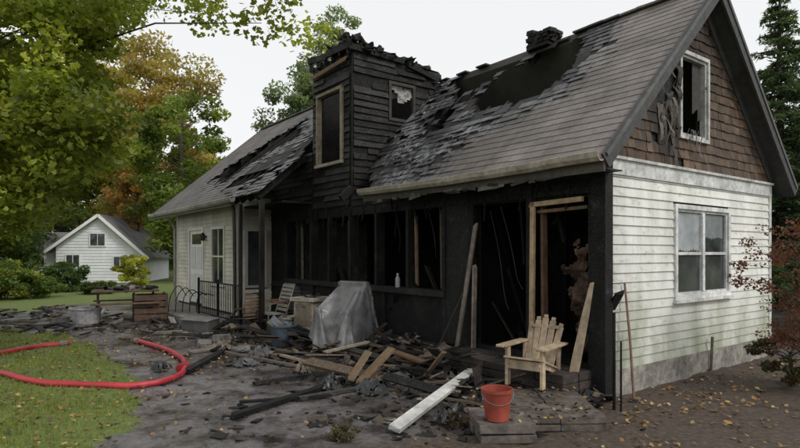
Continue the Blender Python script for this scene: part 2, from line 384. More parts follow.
mb=MB(); mb.lim(-.3,.055,-.03,W+.03,-.3,.297,(.36,.34,.30)); mb.lim(-6.9,-.301,-.02,.2,-.3,.26,(.04,.04,.04)); mb.build('foundation',M_STONE,HE)
mb=MB(); z=2.84
while z<RZ-.1:
    zt=z+.13; y=0-rnd.random()*.1
    while y<W:
        w=rnd.uniform(.09,.19); y1=y+w
        zm=z+.06; yc=(y+y1)/2
        bh=((yc-1.38)/.34)**2+((zm-3.82)/.72)**2 + .6*nz(yc*6,zm*6)
        if not (1.70<yc<2.51 and 3.24<zm<4.42) and zr(yc)>zt-.02 and bh>1 and rnd.random()>.015:
            cb=rnd.choice([(.145,.092,.06),(.12,.078,.052),(.16,.108,.074),(.10,.07,.05)]); k=rnd.uniform(.7,1.15)
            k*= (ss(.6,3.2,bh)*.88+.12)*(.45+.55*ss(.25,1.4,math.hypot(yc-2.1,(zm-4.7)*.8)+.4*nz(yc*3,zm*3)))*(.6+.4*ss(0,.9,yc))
            cb=tuple(c*k for c in cb); o=rnd.uniform(.016,.028); dz=rnd.uniform(-.01,.005)
            a=.012; g=.0025
            vs=[(a+o,y+g,z+dz),(a+o+rnd.uniform(-.004,.006),y1-g,z+dz+rnd.uniform(-.004,.004)),(a+.004,y1-g,zt+.01),(a+.004,y+g,zt+.01),(a,y+g,z+dz),(a,y1-g,z+dz)]
            mb.add(vs,[(0,1,2,3),(4,5,1,0),(4,0,3),(5,2,1)],cb)
        y=y1
    z=zt
mb.build('cedar_shingles',M_WOOD,HE)
mb=MB()
for i in range(26):
    y=rnd.uniform(1.12,1.7); z0=rnd.uniform(3.3,4.45); L=rnd.uniform(.15,.6); w=rnd.uniform(.03,.11)
    pts=[]
    for k in range(7):
        f=k/6; pts.append((.04+.03*math.sin(f*5+i),y+.03*math.sin(f*4+i*2),z0-L*f,w*(1-.6*f)))
    cl=rnd.choice([(.14,.125,.11),(.05,.04,.033),(.06,.045,.035),(.10,.07,.05),(.03,.025,.02)])
    for p,q in zip(pts,pts[1:]): mb.add([(p[0],p[1]-p[3]/2,p[2]),(p[0]+.01,p[1]+p[3]/2,p[2]),(q[0]+.01,q[1]+q[3]/2,q[2]),(q[0],q[1]-q[3]/2,q[2])],[(0,1,2,3)],cl)
for i in range(7):
    y=rnd.uniform(1.78,2.2); z0=3.36; L=rnd.uniform(.15,.5); w=rnd.uniform(.015,.045)
    for k in range(6):
        f=k/6;g=(k+1)/6; mb.add([(.09+.02*math.sin(f*6+i),y,z0-L*f),(.09+.02*math.sin(f*6+i),y+w*(1-f*.6),z0-L*f),(.09+.02*math.sin(g*6+i),y+w*(1-g*.6)+.01,z0-L*g),(.09+.02*math.sin(g*6+i),y+.01,z0-L*g)],[(0,1,2,3)],(.16,.145,.13))
mb.build('torn_housewrap',M_STD,HE)
def winframe(mb,y0,y1,z0,z1,c,fw=.06,x=.03,d=.06,mull=True):
    for a in ((y0-fw,y0,z0-fw,z1+fw),(y1,y1+fw,z0-fw,z1+fw),(y0,y1,z1,z1+fw),(y0,y1,z0-fw,z0)):
        mb.lim(x-d,x+.025,a[0],a[1],a[2],a[3],c)
    for a in ((y0,y0+.035,z0,z1),(y1-.035,y1,z0,z1),(y0+.035,y1-.035,z1-.035,z1),(y0+.035,y1-.035,z0,z0+.035)):
        mb.lim(x-d-.01,x-.005,a[0],a[1],a[2],a[3],tuple(q*.85 for q in c))
    if mull: mb.lim(x-d,x+.01,(y0+y1)/2-.035,(y0+y1)/2+.035,z0+.035,z1-.035,c)
mb=MB(); winframe(mb,1.63,3.13,1.12,2.28,(.80,.81,.80)); 
mb.lim(-.02,.02,1.665,2.345,1.66,1.70,(.7,.7,.7)); mb.lim(-.02,.02,2.415,3.095,1.66,1.70,(.7,.7,.7)); mb.lim(0,.09,1.54,3.22,1.02,1.058,(.75,.75,.73))
mb.build('window_frame',M_STD,HE)
mb=MB(); mb.lim(-.015,-.005,1.665,3.095,1.155,2.245,K0); mb.build('window_glass',M_GLASS,HE)
mb=MB()
for i in range(24):
    y=1.67+i*.06; 
    if y>3.03: break
    zb=1.72 if y<2.35 else 1.9
    mb.add([(-.004,y,zb+.03*math.sin(i)),(-.001,y+.03,zb),(-.001,y+.03,2.24),(-.004,y,2.24),(-.004,y+.06,zb),(-.004,y+.06,2.24)],[(0,1,2,3),(1,4,5,2)],(.38,.41,.43) if y<2.35 else (.2,.22,.23))
mb.build('window_film',M_PLAST,HE)
mb=MB(); winframe(mb,1.74,2.47,3.28,4.38,(.62,.62,.6),.05,.035,.07,False); mb.build('gable_window_frame',M_STD,HE)
mb=MB()
for i in range(7):
    y=2.16+i*.04; zb=3.55+.6*abs(nz(i*.6,2)); mb.add([(-.02-.02*(i%2),y,zb),(-.02-.02*((i+1)%2),y+.04,zb+.03),(-.02-.02*((i+1)%2),y+.04,4.34),(-.02-.02*(i%2),y,4.34)],[(0,1,2,3)],(.06,.055,.05))
mb.build('torn_curtain',M_STD,HE)
def rayplane(px,py,y0,z0,slp):
    o=HI@Vector((0,0,H)); d=(HI.to_3x3())@Vector(((px-CX)/F,1,(HY-py)/F))
    t=(z0+slp*(o.y-y0)-o.z)/(d.z-slp*d.y); p=o+d*t
    return (-p.x,(p.y-y0)*math.sqrt(1+slp*slp))
def roof(prefix,y0,z0,y1,z1,umin,umax,holes,colf,strip=[]):
    slp=(z1-z0)/(y1-y0); L=math.hypot(y1-y0,z1-z0); D=Vector((0,(y1-y0)/L,(z1-z0)/L)); N=Vector((0,-D.z,D.y))
    O=Vector((0,y0,z0)); 
    def ih(u,t,k=.06,hs=holes):
        u+=k*nz(u*9,t*9,3)*2; t+=k*nz(u*9,t*9,8)*2
        return any(inpoly(u,t,h) for h in hs)
    mb=MB(); t=0
    while t<L-.02:
        u=umin-rnd.uniform(0,.25)
        te=min(t+.15,L)
        while u<umax:
            w=rnd.uniform(.16,.34); ua=max(u,umin); ub=min(u+w,umax)
            uc=(ua+ub)/2; tc=t+.07
            if ub-ua>.02 and not ih(uc,tc,.1):
                hd=min(pdist(uc,tc,h) for h in holes); col,burnt=colf(uc,tc,hd)
                skip=(hd<.22 and rnd.random()<.6) or (burnt>.6 and rnd.random()<.06+.3*max(0,nz(uc*2,tc*2,5))) or (ih(uc,tc,.15,strip) and rnd.random()<.9)
                if not skip:
                    lift=.012+ (rnd.random()**3)*.04*burnt; g=.002; sk=rnd.uniform(-.006,.006)+rnd.uniform(-.025,.02)*burnt
                    p=[O-X*(ua+g)+D*(t+sk)+N*(lift+rnd.uniform(0,.012)*burnt),O-X*(ub-g)+D*(t+sk+rnd.uniform(-.02,.02)*burnt)+N*lift,O-X*(ub-g)+D*(te+.01)+N*.004,O-X*(ua+g)+D*(te+.01)+N*.004,O-X*(ua+g)+D*(t+sk),O-X*(ub-g)+D*(t+sk)]
                    mb.add(p,[(0,1,2,3),(4,5,1,0),(4,0,3),(5,2,1)],(*col,burnt))
            u+=w
        t+=.14
    mb.build(prefix+'_shingles',M_ROOF,HE)
    mb=MB(); t=.0
    while t<L-.01:
        te=min(t+.138,L); u=umin; run=None
        while u<=umax+.01:
            ok=u<umax and not ih(u,t+.07,.05)
            if ok and run is None: run=u
            if (not ok) and run is not None:
                cA=O-X*run+D*t; cB=O-X*min(u,umax)+D*t
                j0=rnd.uniform(-.08,.08) if run>umin else 0; j1=rnd.uniform(-.08,.08) if u<umax else 0
                vs=[cA-N*.025-X*j0,cB-N*.025-X*j1,cB+D*(te-t)-N*.025,cA+D*(te-t)-N*.025,cA-X*j0,cB-X*j1,cB+D*(te-t),cA+D*(te-t)]
                mb.hexa(vs,rnd.choice([K0,K0,(.015,.011,.009),(.01,.01,.01)])); run=None
            u+=.05
        t+=.142
    u=umin+.2
    while u<umax:
        keep=rnd.random()<.4; t=0; run=None
        while t<=L-.04:
            ok=(keep and not inpoly(u,t,holes[-1])) or not any(inpoly(u,t,h) for h in holes)
            if t+.1>L-.04: 
                if run is not None: mb.beam(O-X*u+D*run-N*.1,O-X*u+D*t-N*.1,.045,.14,K0,up=N,jag=.05)
                break
            if ok and run is None: run=t
            if not ok and run is not None:
                e=t+rnd.uniform(-.1,.25); mb.beam(O-X*u+D*run-N*.1,O-X*u+D*e-N*.1,.045,.14,K0,up=N,jag=.05); run=None
            t+=.1
        u+=.42
    mb.build(prefix+'_sheathing_and_rafters',M_CHAR,HE)
mp=lambda pts,y0,z0,s:[rayplane(a,b,y0,z0,s) for a,b in pts]
H1=mp([(474,114),(480,90),(508,70),(545,50),(577,32),(586,42),(573,68),(550,88),(516,104)],EY,EZ,sl)
H2=mp([(452,88),(474,68),(508,53),(530,46),(533,54),(508,70),(486,82),(470,94),(457,98)],EY,EZ,sl)
H4=mp([(430,128),(440,112),(454,104),(456,110),(446,122),(436,134)],EY,EZ,sl)
H3=mp([(340,215),(340,100),(362,120),(382,152),(372,170),(368,200)],EY,EZ,sl)
def mcol(u,t,hd=9):
    n=nz(u*1.1,t*1.1,1); n2=nz(u*4,t*2.2,5); b=ss(1.8,3.0,u+.22*(t-1)+n*.8+n2*.3)
    b=max(b,ss(.85,.12,hd+n2*.35)); bl=ss(.50,.08,hd+n2*.3)
    cl=np.array((.205,.180,.163))*rnd.uniform(.84,1.10)*(1-.4*ss(1.0,2.3,u+n)); br=np.array((.030,.030,.032))*rnd.uniform(.5,1.8)
    c=cl*(1-b)+br*b; c=c*(1-bl)+np.array((.006,.006,.006))*bl
    return tuple(c),b*(1-.8*bl)
roof('main_roof',EY,EZ,ry,RZ,-.25,5.47,[H1,H2,H4,H3],mcol)
WY0=-1.25;WZ0=2.9;WY1=2.51;WZ1=6.13;wsl=(WZ1-WZ0)/(WY1-WY0)
W1=mp([(212,180),(228,168),(252,153),(283,134),(302,123),(302,134),(272,152),(250,164),(228,180)],WY0,WZ0,wsl)
W2=mp([(284,190),(296,168),(303,150),(318,135),(318,205)],WY0,WZ0,wsl)
W3=mp([(222,190),(250,170),(290,146),(306,138),(300,156),(270,172),(240,188)],WY0,WZ0,wsl)
def wcol(u,t,hd=9):
    n=nz(u*.9,t*.9,4); n2=nz(u*3,t*2,6); b=ss(10.2,8.5,u+n*1.3+n2*.5)
    b=max(b,ss(.6,.1,hd+n2*.3)*.9)
    cl=np.array((.145,.130,.120))*rnd.uniform(.78,1.12); br=np.array((.022,.022,.024))*rnd.uniform(.6,2.0)
    return tuple(cl*(1-b)+br*b),b*.8
roof('wing_roof',WY0,WZ0,WY1,WZ1,7.08,15.6,[W1,W2],wcol,[W3])
mb=MB()
def slab(u0,u1,y0,z0,y1,z1,th,col): 
    mb.hexa([(-u1,y0,z0-th),(-u0,y0,z0-th),(-u0,y1,z1-th),(-u1,y1,z1-th),(-u1,y0,z0),(-u0,y0,z0),(-u0,y1,z1),(-u1,y1,z1)],col)
slab(-.25,7.05,ry+.001,RZ,W+.35,EZ,.12,(.13,.12,.11)); slab(7.08,15.6,WY1+.001,WZ1,6.3,WZ0,.12,(.14,.13,.12))
for i in range(20):
    u=-.25+i*.29
    if 1.9<u<5.2 and rnd.random()<.55: continue
    cc=mcol(u,3.6)[0]; mb.box((-u-.15,ry,RZ+.0),(.285,.2,.03),(rnd.uniform(-.05,.05),rnd.uniform(-.03,.03),0),cc)
for i in range(29):
    u=7.1+i*.29; mb.box((-u-.15,WY1,WZ1+.0),(.285,.22,.035),None,wcol(u,4.8)[0])
mb.build('back_roof_and_ridge',M_ROOF,HE)
mb=MB(); RC=(.075,.075,.08)
def rake(x,ya,za,yb,zb,w,h,c): mb.beam((x,ya,za),(x,yb,zb),w,h,c,up=(0,0,1))
rake(.27,EY-.02,EZ-.09,ry,RZ-.09,.03,.19,RC); rake(.27,W+.37,EZ-.09,ry,RZ-.09,.03,.19,RC)
rake(.292,EY-.02,EZ-.02,ry,RZ-.02,.02,.05,(.13,.13,.13)); rake(.292,W+.37,EZ-.02,ry,RZ-.02,.02,.05,(.13,.13,.13))
for ya,za,yb,zb in ((EY,EZ-.15,ry,RZ-.15),(W+.35,EZ-.15,ry,RZ-.15)):
    mb.beam((.125,ya,za),(.125,yb,zb),.25,.015,(.07,.07,.072),up=(0,0,1))
rake(.03,0.0,EZ+.1,ry-.02,RZ-.26,.035,.12,(.06,.055,.05)); rake(.03,W,EZ+.1,ry+.02,RZ-.26,.035,.12,(.07,.07,.07))
rake(-15.61,WY0,WZ0-.08,WY1,WZ1-.08,.03,.16,(.06,.055,.05)); rake(-15.61,6.3,WZ0-.08,WY1,WZ1-.08,.03,.16,(.06,.055,.05))
mb.lim(-15.6,-8.6,WY0+.0,WY0+.03,WZ0-.16,WZ0-.03,(.35,.33,.3)); 
mb.build('rake_and_fascia_boards',M_STD,HE)
def gutter(name,u0,u1,y,z,col,sag=.0):
    mb=MB(); n=30; prof=[(-.0,.0),(.0,-.075),(-.03,-.1),(-.08,-.1),(-.115,-.06),(-.125,0),(-.115,0.005),(-.105,-.055),(-.075,-.088),(-.035,-.088),(-.012,-.07),(-.012,0)]
    rows=[]
    for i in range(n+1):
        f=i/n;u=u0+(u1-u0)*f; dz=-sag*math.sin(f*3.14)+.008*nz(u*2,0); rows.append([(-u,y+a,z+b+dz) for a,b in prof])
    m=len(prof); vs=[p for r in rows for p in r]; fs=[(i*m+k,(i+1)*m+k,(i+1)*m+(k+1)%m,i*m+(k+1)%m) for i in range(n) for k in range(m)]
    fs+=[tuple(range(m)),tuple(n*m+k for k in range(m))]
    mb.add(vs,fs,col); mb.build(name,M_STD,HE,smooth=False)
gutter('gutter',-.27,4.52,EY-.035,EZ+.01,(.44,.39,.32),.03)
gutter('wing_gutter',8.3,15.62,WY0-.005,WZ0-.0,(.5,.48,.44),.01)
mb=MB(); mb.lim(-4.5,.26,EY-.03,EY-.001,EZ-.2,EZ-.03,(.10,.085,.07)); mb.lim(-2.2,.25,EY,-.005,EZ-.17,EZ-.155,(.03,.028,.026))
for i in range(26):
    u=rnd.uniform(.1,4.4); mb.box((-u,EY-.04,EZ-.19-rnd.uniform(0,.04)),(rnd.uniform(.05,.3),.006,rnd.uniform(.02,.06)),(rnd.uniform(-.3,.3),rnd.uniform(-.1,.1),0),rnd.choice([(.16,.145,.13),(.07,.06,.05),(.02,.02,.02)]),.012)
mb.build('eave_fascia',M_STD,HE)
OP=[(.2,1.0,.36,2.36),(1.1,2.1,.36,2.38),(2.78,3.62,1.1,2.42),(3.7,4.55,1.1,2.42),(4.63,5.42,1.1,2.42),(5.55,6.25,1.1,2.40),(6.33,7.0,1.1,2.40),(7.12,7.65,1.1,2.4),(7.72,8.2,1.1,2.4)]
hol=[(a,b,c,d) for a,b,c,d in OP]
mb=MB(); A=-X; N=-Yv
wall(mb,(0,0,0),A,N,0,5.48,0,lambda a:2.9,hol,.12,K0)
wall(mb,(0,0,0),A,N,7.06,9.9,0,lambda a:3.85,hol,.12,K0)
thol=[(5.82,6.78,3.55,4.95),(5.55,6.25,1.1,2.40),(6.33,7.0,1.1,2.40)]
wall(mb,(0,0,0),A,N,5.48,7.06,0,lambda a:5.66+.16*nz(a*5,1),thol,.12,K0,.12)
mb.build('front_wall',M_CHAR,HE)
mb=MB(); CH=lambda a,z: rnd.choice([K0,K0,(.006,.006,.006),(.012,.010,.009),(.025,.025,.027)])
fr=[(a-.04,b+.04,c-.05,d+.05) for a,b,c,d in OP]
SG=(.25,1.1)
clap(mb,(0,-.003,0),A,N,2.46,2.78,.12,lambda z:(0.02,5.47),[],CH,.02,.2,SG,.009)
clap(mb,(0,-.003,0),A,N,2.46,3.85,.12,lambda z:(7.07,9.9),[],CH,.02,.2,SG,.009)
clap(mb,(0,-.003,0),A,N,.1,1.0,.13,lambda z:(7.0,9.9),fr,CH,.02,.18,SG,.009)
clap(mb,(0,-.003,0),A,N,2.62,5.6,.13,lambda z:(5.55,7.0),[(5.74,6.86,3.47,5.03)],CH,.024,.13,SG,.011)
S1=lambda s:5.66+.14*nz(s*5,4)+(-.35*ss(1.7,2.4,s))
wall(mb,(-5.48,0,0),Yv,X,.121,2.6,2.4,S1,[(.9,1.5,4.42,5.12)],.1,K0,.12)
wall(mb,(-7.06,0,0),Yv,-X,.121,2.6,2.4,S1,[],.1,K0,.12)
clap(mb,(-5.477,0,0),Yv,X,2.6,5.6,.13,lambda z:(.03,2.45-.25*ss(5.3,5.6,z)),[(.86,1.54,4.37,5.17)],CH,.024,.14,SG,.012)
clap(mb,(-7.063,0,0),Yv,-X,2.6,5.5,.13,lambda z:(.03,2.5),[],CH,.024,.1,SG,.009)
mb.build('charred_clapboards',M_CHAR,HE)
mb=MB()
mb.lim(-7.0,-5.55,2.45,2.55,2.4,5.3,K0); mb.lim(-6.98,-5.58,.13,2.4,3.3,3.36,K0); mb.lim(-6.98,-5.58,1.6,1.7,3.37,5.1,K0)
for u in np.arange(5.52,7.1,.3): mb.beam((-u,-.05,5.55),(-u,-.05,5.74+rnd.uniform(-.06,.14)),.05,.08,K0,jag=.04)
for s in np.arange(.1,2.3,.27): mb.beam((-5.5,s,5.45),(-5.5+rnd.uniform(-.05,.05),s,5.70+rnd.uniform(-.14,.12)-.3*ss(1.6,2.4,s)),.05,.07,K0,jag=.05)
mb.beam((-5.44,-.08,5.70),(-6.3,-.08,5.74),.05,.14,K0,jag=.05); mb.beam((-6.35,-.08,5.70),(-7.12,-.08,5.80),.05,.12,K0,jag=.05)
mb.beam((-5.43,-.06,5.66),(-5.43,1.2,5.62),.05,.11,K0,jag=.06); mb.beam((-5.42,1.3,5.58),(-5.43,2.2,5.40),.05,.10,K0,jag=.08)
for i in range(60):
    s=rnd.uniform(0,2.2); u=5.48+rnd.uniform(-.06,.3); mb.box((-u,s,5.66+rnd.uniform(-.07,.09)-.3*ss(1.5,2.3,s)),(rnd.uniform(.04,.25),rnd.uniform(.04,.2),rnd.uniform(.02,.07)),(rnd.uniform(-.6,.6),rnd.uniform(-.6,.6),rnd.uniform(0,3)),K0,.03)
for i in range(45):
    u=rnd.uniform(5.42,6.25); k=1-abs(u-5.75)/.6; mb.box((-u,rnd.uniform(-.06,.25),5.72+rnd.uniform(-.05,.30)*max(.1,k)),(rnd.uniform(.05,.22),rnd.uniform(.04,.16),rnd.uniform(.03,.09)),(rnd.uniform(-.8,.8),rnd.uniform(-.8,.8),rnd.uniform(0,3)),K0,.03)
mb.lim(-5.5,-.02,-.05,-.003,2.40,2.47,K0); 
mb.lim(-8.3,-2.72,-.075,-.004,1.0,1.095,(.012,.012,.012)); mb.lim(-2.72,-2.12,-.03,-.004,.3,2.40,(.008,.008,.007))
for u in (2.74,3.66,4.59,5.48,6.29,7.06,7.685,8.26): mb.lim(-u-.035,-u+.035,-.06,-.004,1.095,2.40,K0)
for u in (2.75,4.4,5.5,7.05): mb.lim(-u-.05,-u+.05,-.035,-.003,.05,1.0,(.006,.006,.006))
mb.lim(-7,-2.8,-.03,-.004,.08,.2,K0)
mb.lim(-.11,.075,-.07,.085,.05,2.79,K0)
mb.lim(-.165,-.112,-.05,-.004,.3,2.39,K0); mb.lim(-1.1,-1.0,-.06,.09,.3,2.4,K0); mb.lim(-2.2,-2.1,-.05,.08,.3,2.4,K0)
for i in range(90):
    u=rnd.uniform(.2,9.5); z=2.4+rnd.uniform(0,.3); mb.beam((-u,-.06,z),(-u+rnd.uniform(-.08,.08),-.07+rnd.uniform(-.03,.03),z-rnd.uniform(.05,.3)),rnd.uniform(.01,.035),.01,K0,jag=.02)
mb.build('charred_frames',M_CHAR,HE)
LW=(.50,.36,.22)
mb=MB()
mb.beam((-.98,-.09,.36),(-.96,-.09,2.33),.065,.04,LW,up=(0,1,0),jag=.01); mb.beam((-1.0,-.085,2.31),(-.22,-.085,2.33),.05,.06,LW,jag=.02)
mb.beam((-.88,.05,.36),(-.90,.05,2.3),.04,.09,(.15,.09,.055),up=(0,1,0)); mb.beam((-.95,.02,2.22),(-.2,.02,2.24),.09,.04,(.2,.13,.07))
mb.beam((-2.06,-.08,.3),(-2.02,-.09,1.5),.03,.07,(.30,.25,.2),up=(0,1,0),jag=.05); mb.beam((-2.30,-.20,.2),(-2.02,-.07,2.1),.07,.025,(.26,.22,.185),jag=.04)
mb.beam((-2.55,-.45,.1),(-2.15,-.08,1.3),.05,.02,(.05,.04,.03),jag=.04)
for a in ((5.78,5.84,3.5,5.0),(6.76,6.82,3.5,5.0)): mb.lim(-a[1],-a[0],-.06,.05,a[2],a[3],(.40,.33,.25))
mb.lim(-6.82,-5.78,-.065,.05,4.94,5.0,(.38,.31,.23)); mb.lim(-6.84,-5.76,-.09,.05,3.46,3.52,(.50,.45,.38))
mb.beam((-6.95,-.075,5.40),(-5.62,-.075,5.46),.03,.08,(.28,.16,.08),jag=.06)
for u,z0,z1,c in ((3.5,1.15,2.3,(.22,.15,.09)),(2.86,1.1,2.35,(.10,.07,.05)),(4.66,1.2,2.3,(.12,.08,.05)),(5.6,1.1,2.35,(.16,.11,.07)),(7.6,1.1,2.3,(.2,.17,.14)),(6.36,1.2,2.2,(.09,.06,.05)),(7.15,1.1,2.35,(.18,.13,.09))):
    mb.beam((-u,.03,z0),(-u-.03,.03,z1),.05,.035,c,up=(0,1,0),jag=.05)
mb.build('exposed_timber_frames',M_WOOD,HE)
mb=MB()
for a in ((.86,.92,4.37,5.17),(1.48,1.54,4.37,5.17),(.92,1.48,5.11,5.17),(.92,1.48,4.37,4.43)): mb.lim(-5.49,-5.435,a[0],a[1],a[2],a[3],(.05,.045,.04))
nn_=14
for i in range(nn_):
    for j in range(nn_):
        y=.92+.56*i/nn_; z=4.43+.68*j/nn_
        if z>4.60 and nz(y*4,z*4,11)+ (z-4.72)*1.2 - abs(y-1.15)*.9>.05 :
            f=lambda a,b:(-5.50+.03*nz(a*.4,b*.4),.92+.56*a/nn_,4.43+.68*b/nn_); mb.add([f(i,j),f(i+1,j),f(i+1,j+1),f(i,j+1)],[(0,1,2,3)],kc((.36,.35,.34),.6,1.1))
mb.build('tower_side_window',M_STD,HE)
mb=MB(); mb.lim(-9.0,-.13,.13,W-.05,.18,.28,K0); mb.lim(-7.2,.0,W,W+.12,0,2.9,K0); mb.lim(-8.9,-.13,2.9,3.0,.28,2.7,K0)
mb.lim(-5.4,-.14,.14,W-.05,2.74,2.78,K0); mb.lim(-13.8,-7.1,-.7,5.8,2.74,2.78,K0)  # black attic floor and wing ceiling, added to keep the roof holes dark
mb.lim(-2.6,-2.5,.13,2.0,.28,2.55,K0); mb.lim(-5.3,-5.2,1.2,2.9,.28,2.6,K0)
for u in np.arange(.3,5.3,.42):
    if rnd.random()<.75: mb.beam((-u,.1,2.62),(-u,2.9,2.62),.045,.16,K0)
for u in np.arange(.4,8.8,.45): mb.beam((-u,2.86,.28),(-u,2.86,2.6),.05,.06,(.008,.007,.006))
for i in range(46):
    p=Vector((-rnd.uniform(.4,8),rnd.uniform(.3,2.6),.3)); q=p+Vector((rnd.uniform(-1,1),rnd.uniform(-.6,.6),rnd.uniform(.0,1.4)))
    mb.beam(p,q,rnd.uniform(.03,.12),.03,rnd.choice([K0,(.03,.02,.015),(.06,.04,.03)]),jag=.06)
for i in range(12):
    p=Vector((-rnd.uniform(.4,5),rnd.uniform(.3,.9),2.5)); mb.beam(p,p+Vector((rnd.uniform(-.5,.5),rnd.uniform(-.2,.4),-rnd.uniform(.4,1.3))),.04,.03,K0,jag=.06)
mb.build('interior_charred_framing',M_CHAR,HE)
mb=MB(); nu,nzv=26,44
for i in range(nu):
    for j in range(nzv):
        u=.18+.56*i/nu; z=.42+1.45*j/nzv
        edge=abs(u-.46+.10*math.sin(z*3))/.3+max(0,z-1.35)*1.1
        if nz(u*7,z*5,3)*.9+.75-edge<.1: continue
        def PP(a,b): 
            uu=.18+.56*a/nu; zz=.42+1.45*b/nzv; return (-uu+.02*nz(uu*12,zz*12),.32+.16*nz(uu*6,zz*5,1)+.05*nz(uu*20,zz*20,4),zz+.02*nz(uu*11,zz*11,6))
        k=.5+.9*max(0,.5+nz(u*8,z*8,9)); mb.add([PP(i,j),PP(i+1,j),PP(i+1,j+1),PP(i,j+1)],[(0,1,2,3)],(.12*k,.075*k,.048*k))
mb.build('burnt_insulation',M_WOOD,HE,smooth=True)
mb=MB()
for u0,z0,u1,z1 in ((1.9,2.3,1.5,.9),(1.7,2.35,1.25,1.2),(3.3,2.4,3.0,1.6),(4.2,2.4,4.0,1.7)):
    pts=[(-(u0+(u1-u0)*t),.1+.05*math.sin(t*5),z0+(z1-z0)*t-.2*math.sin(t*3.14)) for t in np.linspace(0,1,10)]; mb.tube(pts,.005,5,(.01,.01,.01))
mb.build('hanging_wires',M_PLAST,HE)
mb=MB()
for r in range(5):
    for k in range(3):
        for j in range(2):
            if (r>2 and rnd.random()<.55) or (r==4 and k==2): continue
            mb.box((-2.77+.165*(k-1)+(.05 if r%2 else 0)+rnd.uniform(-.015,.015),ry+.1*(j*2-1)+rnd.uniform(-.01,.01),RZ-.05+r*.072),(.16,.185,.062),(rnd.uniform(-.05,.05),rnd.uniform(-.05,.05),rnd.uniform(-.15,.15)),rnd.choice([(.02,.018,.018),(.035,.025,.022),(.012,.012,.012)]),.01)
for i in range(30): mb.box((-2.77+rnd.uniform(-.35,.4),ry+rnd.uniform(-.2,.1),RZ+.03+rnd.uniform(0,.12)*rnd.random()),(rnd.uniform(.04,.14),.06,.04),(rnd.uniform(-.8,.8),rnd.uniform(-.8,.8),rnd.uniform(0,3)),(.012,.012,.012),.015)
mb.build('chimney_remnant',M_STONE,HE)
WS=-.9
wz=lambda s: min(WZ0+(s-WY0)*wsl, WZ1-(s-WY1)*(WZ1-WZ0)/(6.3-WY1))-.16
wh=[(11.55,12.7,.3,2.3),(9.95,10.8,.9,2.28)]
mb=MB(); wall(mb,(0,WS,0),A,N,9.18,13.94,-.2,lambda a:wz(WS),wh,.12,(.03,.03,.03)); wall(mb,(-9.18,0,0),Yv,X,WS+.121,-.0,-.2,wz,[(-.62,-.2,.9,2.2)],.12,(.03,.03,.03))
wall(mb,(-13.94,0,0),Yv,-X,WS+.121,5.9,-.2,wz,[],.12,(.3,.3,.28),.4); mb.lim(-13.94,-7.06,5.9,6.0,-.2,2.85,(.1,.1,.1)); mb.lim(-13.8,-9.3,-.7,5.8,.15,.25,(.05,.05,.05))
mb.build('wing_wall_core',M_STD,HE)
M_S2=std('wing_siding',.6,5,.3,.2,.005,(1,1,.4))
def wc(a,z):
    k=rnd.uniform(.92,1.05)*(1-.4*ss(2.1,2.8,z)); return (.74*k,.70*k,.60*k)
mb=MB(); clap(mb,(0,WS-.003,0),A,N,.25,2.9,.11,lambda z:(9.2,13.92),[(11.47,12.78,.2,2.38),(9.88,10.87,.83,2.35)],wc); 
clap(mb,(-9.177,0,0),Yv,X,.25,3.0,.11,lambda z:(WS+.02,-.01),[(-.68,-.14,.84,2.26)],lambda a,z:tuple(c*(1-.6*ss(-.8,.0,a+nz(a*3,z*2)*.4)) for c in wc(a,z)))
mb.build('wing_siding',M_S2,HE)
mb=MB(); T=(.76,.75,.71)
for a in ((11.47,11.55,.25,2.38),(12.7,12.78,.25,2.38),(9.88,9.95,.83,2.35),(10.8,10.87,.83,2.35)): mb.lim(-a[1],-a[0],WS-.04,WS+.03,a[2],a[3],T)
for a in ((11.55,12.7,2.3,2.38),(9.95,10.8,2.28,2.35),(9.95,10.8,.83,.9)): mb.lim(-a[1],-a[0],WS-.042,WS+.03,a[2],a[3],T)
mb.lim(-10.8,-9.95,WS-.02,WS+.02,1.57,1.61,T); mb.lim(-10.39,-10.36,WS-.015,WS+.02,.9,2.28,T)
mb.lim(-9.26,-9.15,WS-.035,WS-.004,.2,2.9,(.5,.48,.43)); mb.lim(-9.176,-9.13,WS-.03,WS+.08,.2,2.9,(.5,.48,.43)); mb.lim(-13.97,-13.86,WS-.035,WS-.004,.2,2.95,T)
mb.lim(-12.7,-11.55,WS+.0,WS+.04,.3,2.3,(.80,.80,.78))
for x0,x1 in ((11.68,12.06),(12.2,12.58)):
    mb.lim(-x1,-x0,WS-.012,WS-.0,.45,1.1,(.66,.66,.64)); mb.lim(-x1,-x0,WS-.012,WS-.0,1.25,1.85,(.66,.66,.64))
for a in ((-.68,-.62,.84,2.26),(-.2,-.14,.84,2.26),(-.62,-.2,2.2,2.26),(-.62,-.2,.84,.9)): mb.lim(-9.2,-9.14,a[0],a[1],a[2],a[3],(.4,.38,.35))
mb.build('wing_door_and_window_trim',M_CLEAN,HE)
mb=MB(); mb.lim(-12.5,-11.75,WS-.013,WS-.001,1.92,2.2,K0); mb.lim(-10.8,-9.95,WS+.0,WS+.01,.9,2.28,K0); mb.lim(-9.22,-9.21,-.62,-.2,.9,2.2,K0); mb.build('wing_window_glass',M_GLASS,HE)
mb=MB(); mb.tube([(-9.12,-1.0,2.8),(-9.1,-.98,2.6),(-9.1,-.95,.3),(-9.1,-1.15,.12)],.04,8,(.06,.055,.05)); mb.tube([(-13.98,-1.2,2.8),(-14.0,-1.05,2.55),(-14.0,-.98,2.4),(-14.0,-.97,.2)],.04,8,(.35,.33,.3))
mb.lathe([(.0,0),(.05,.0),(.06,.03),(.06,.16),(.03,.2),(.0,.22)],10,(-11.3,WS-.1,2.0),(.03,.03,.03)); mb.box((-11.3,WS-.05,2.1),(.05,.1,.05),None,(.03,.03,.03))
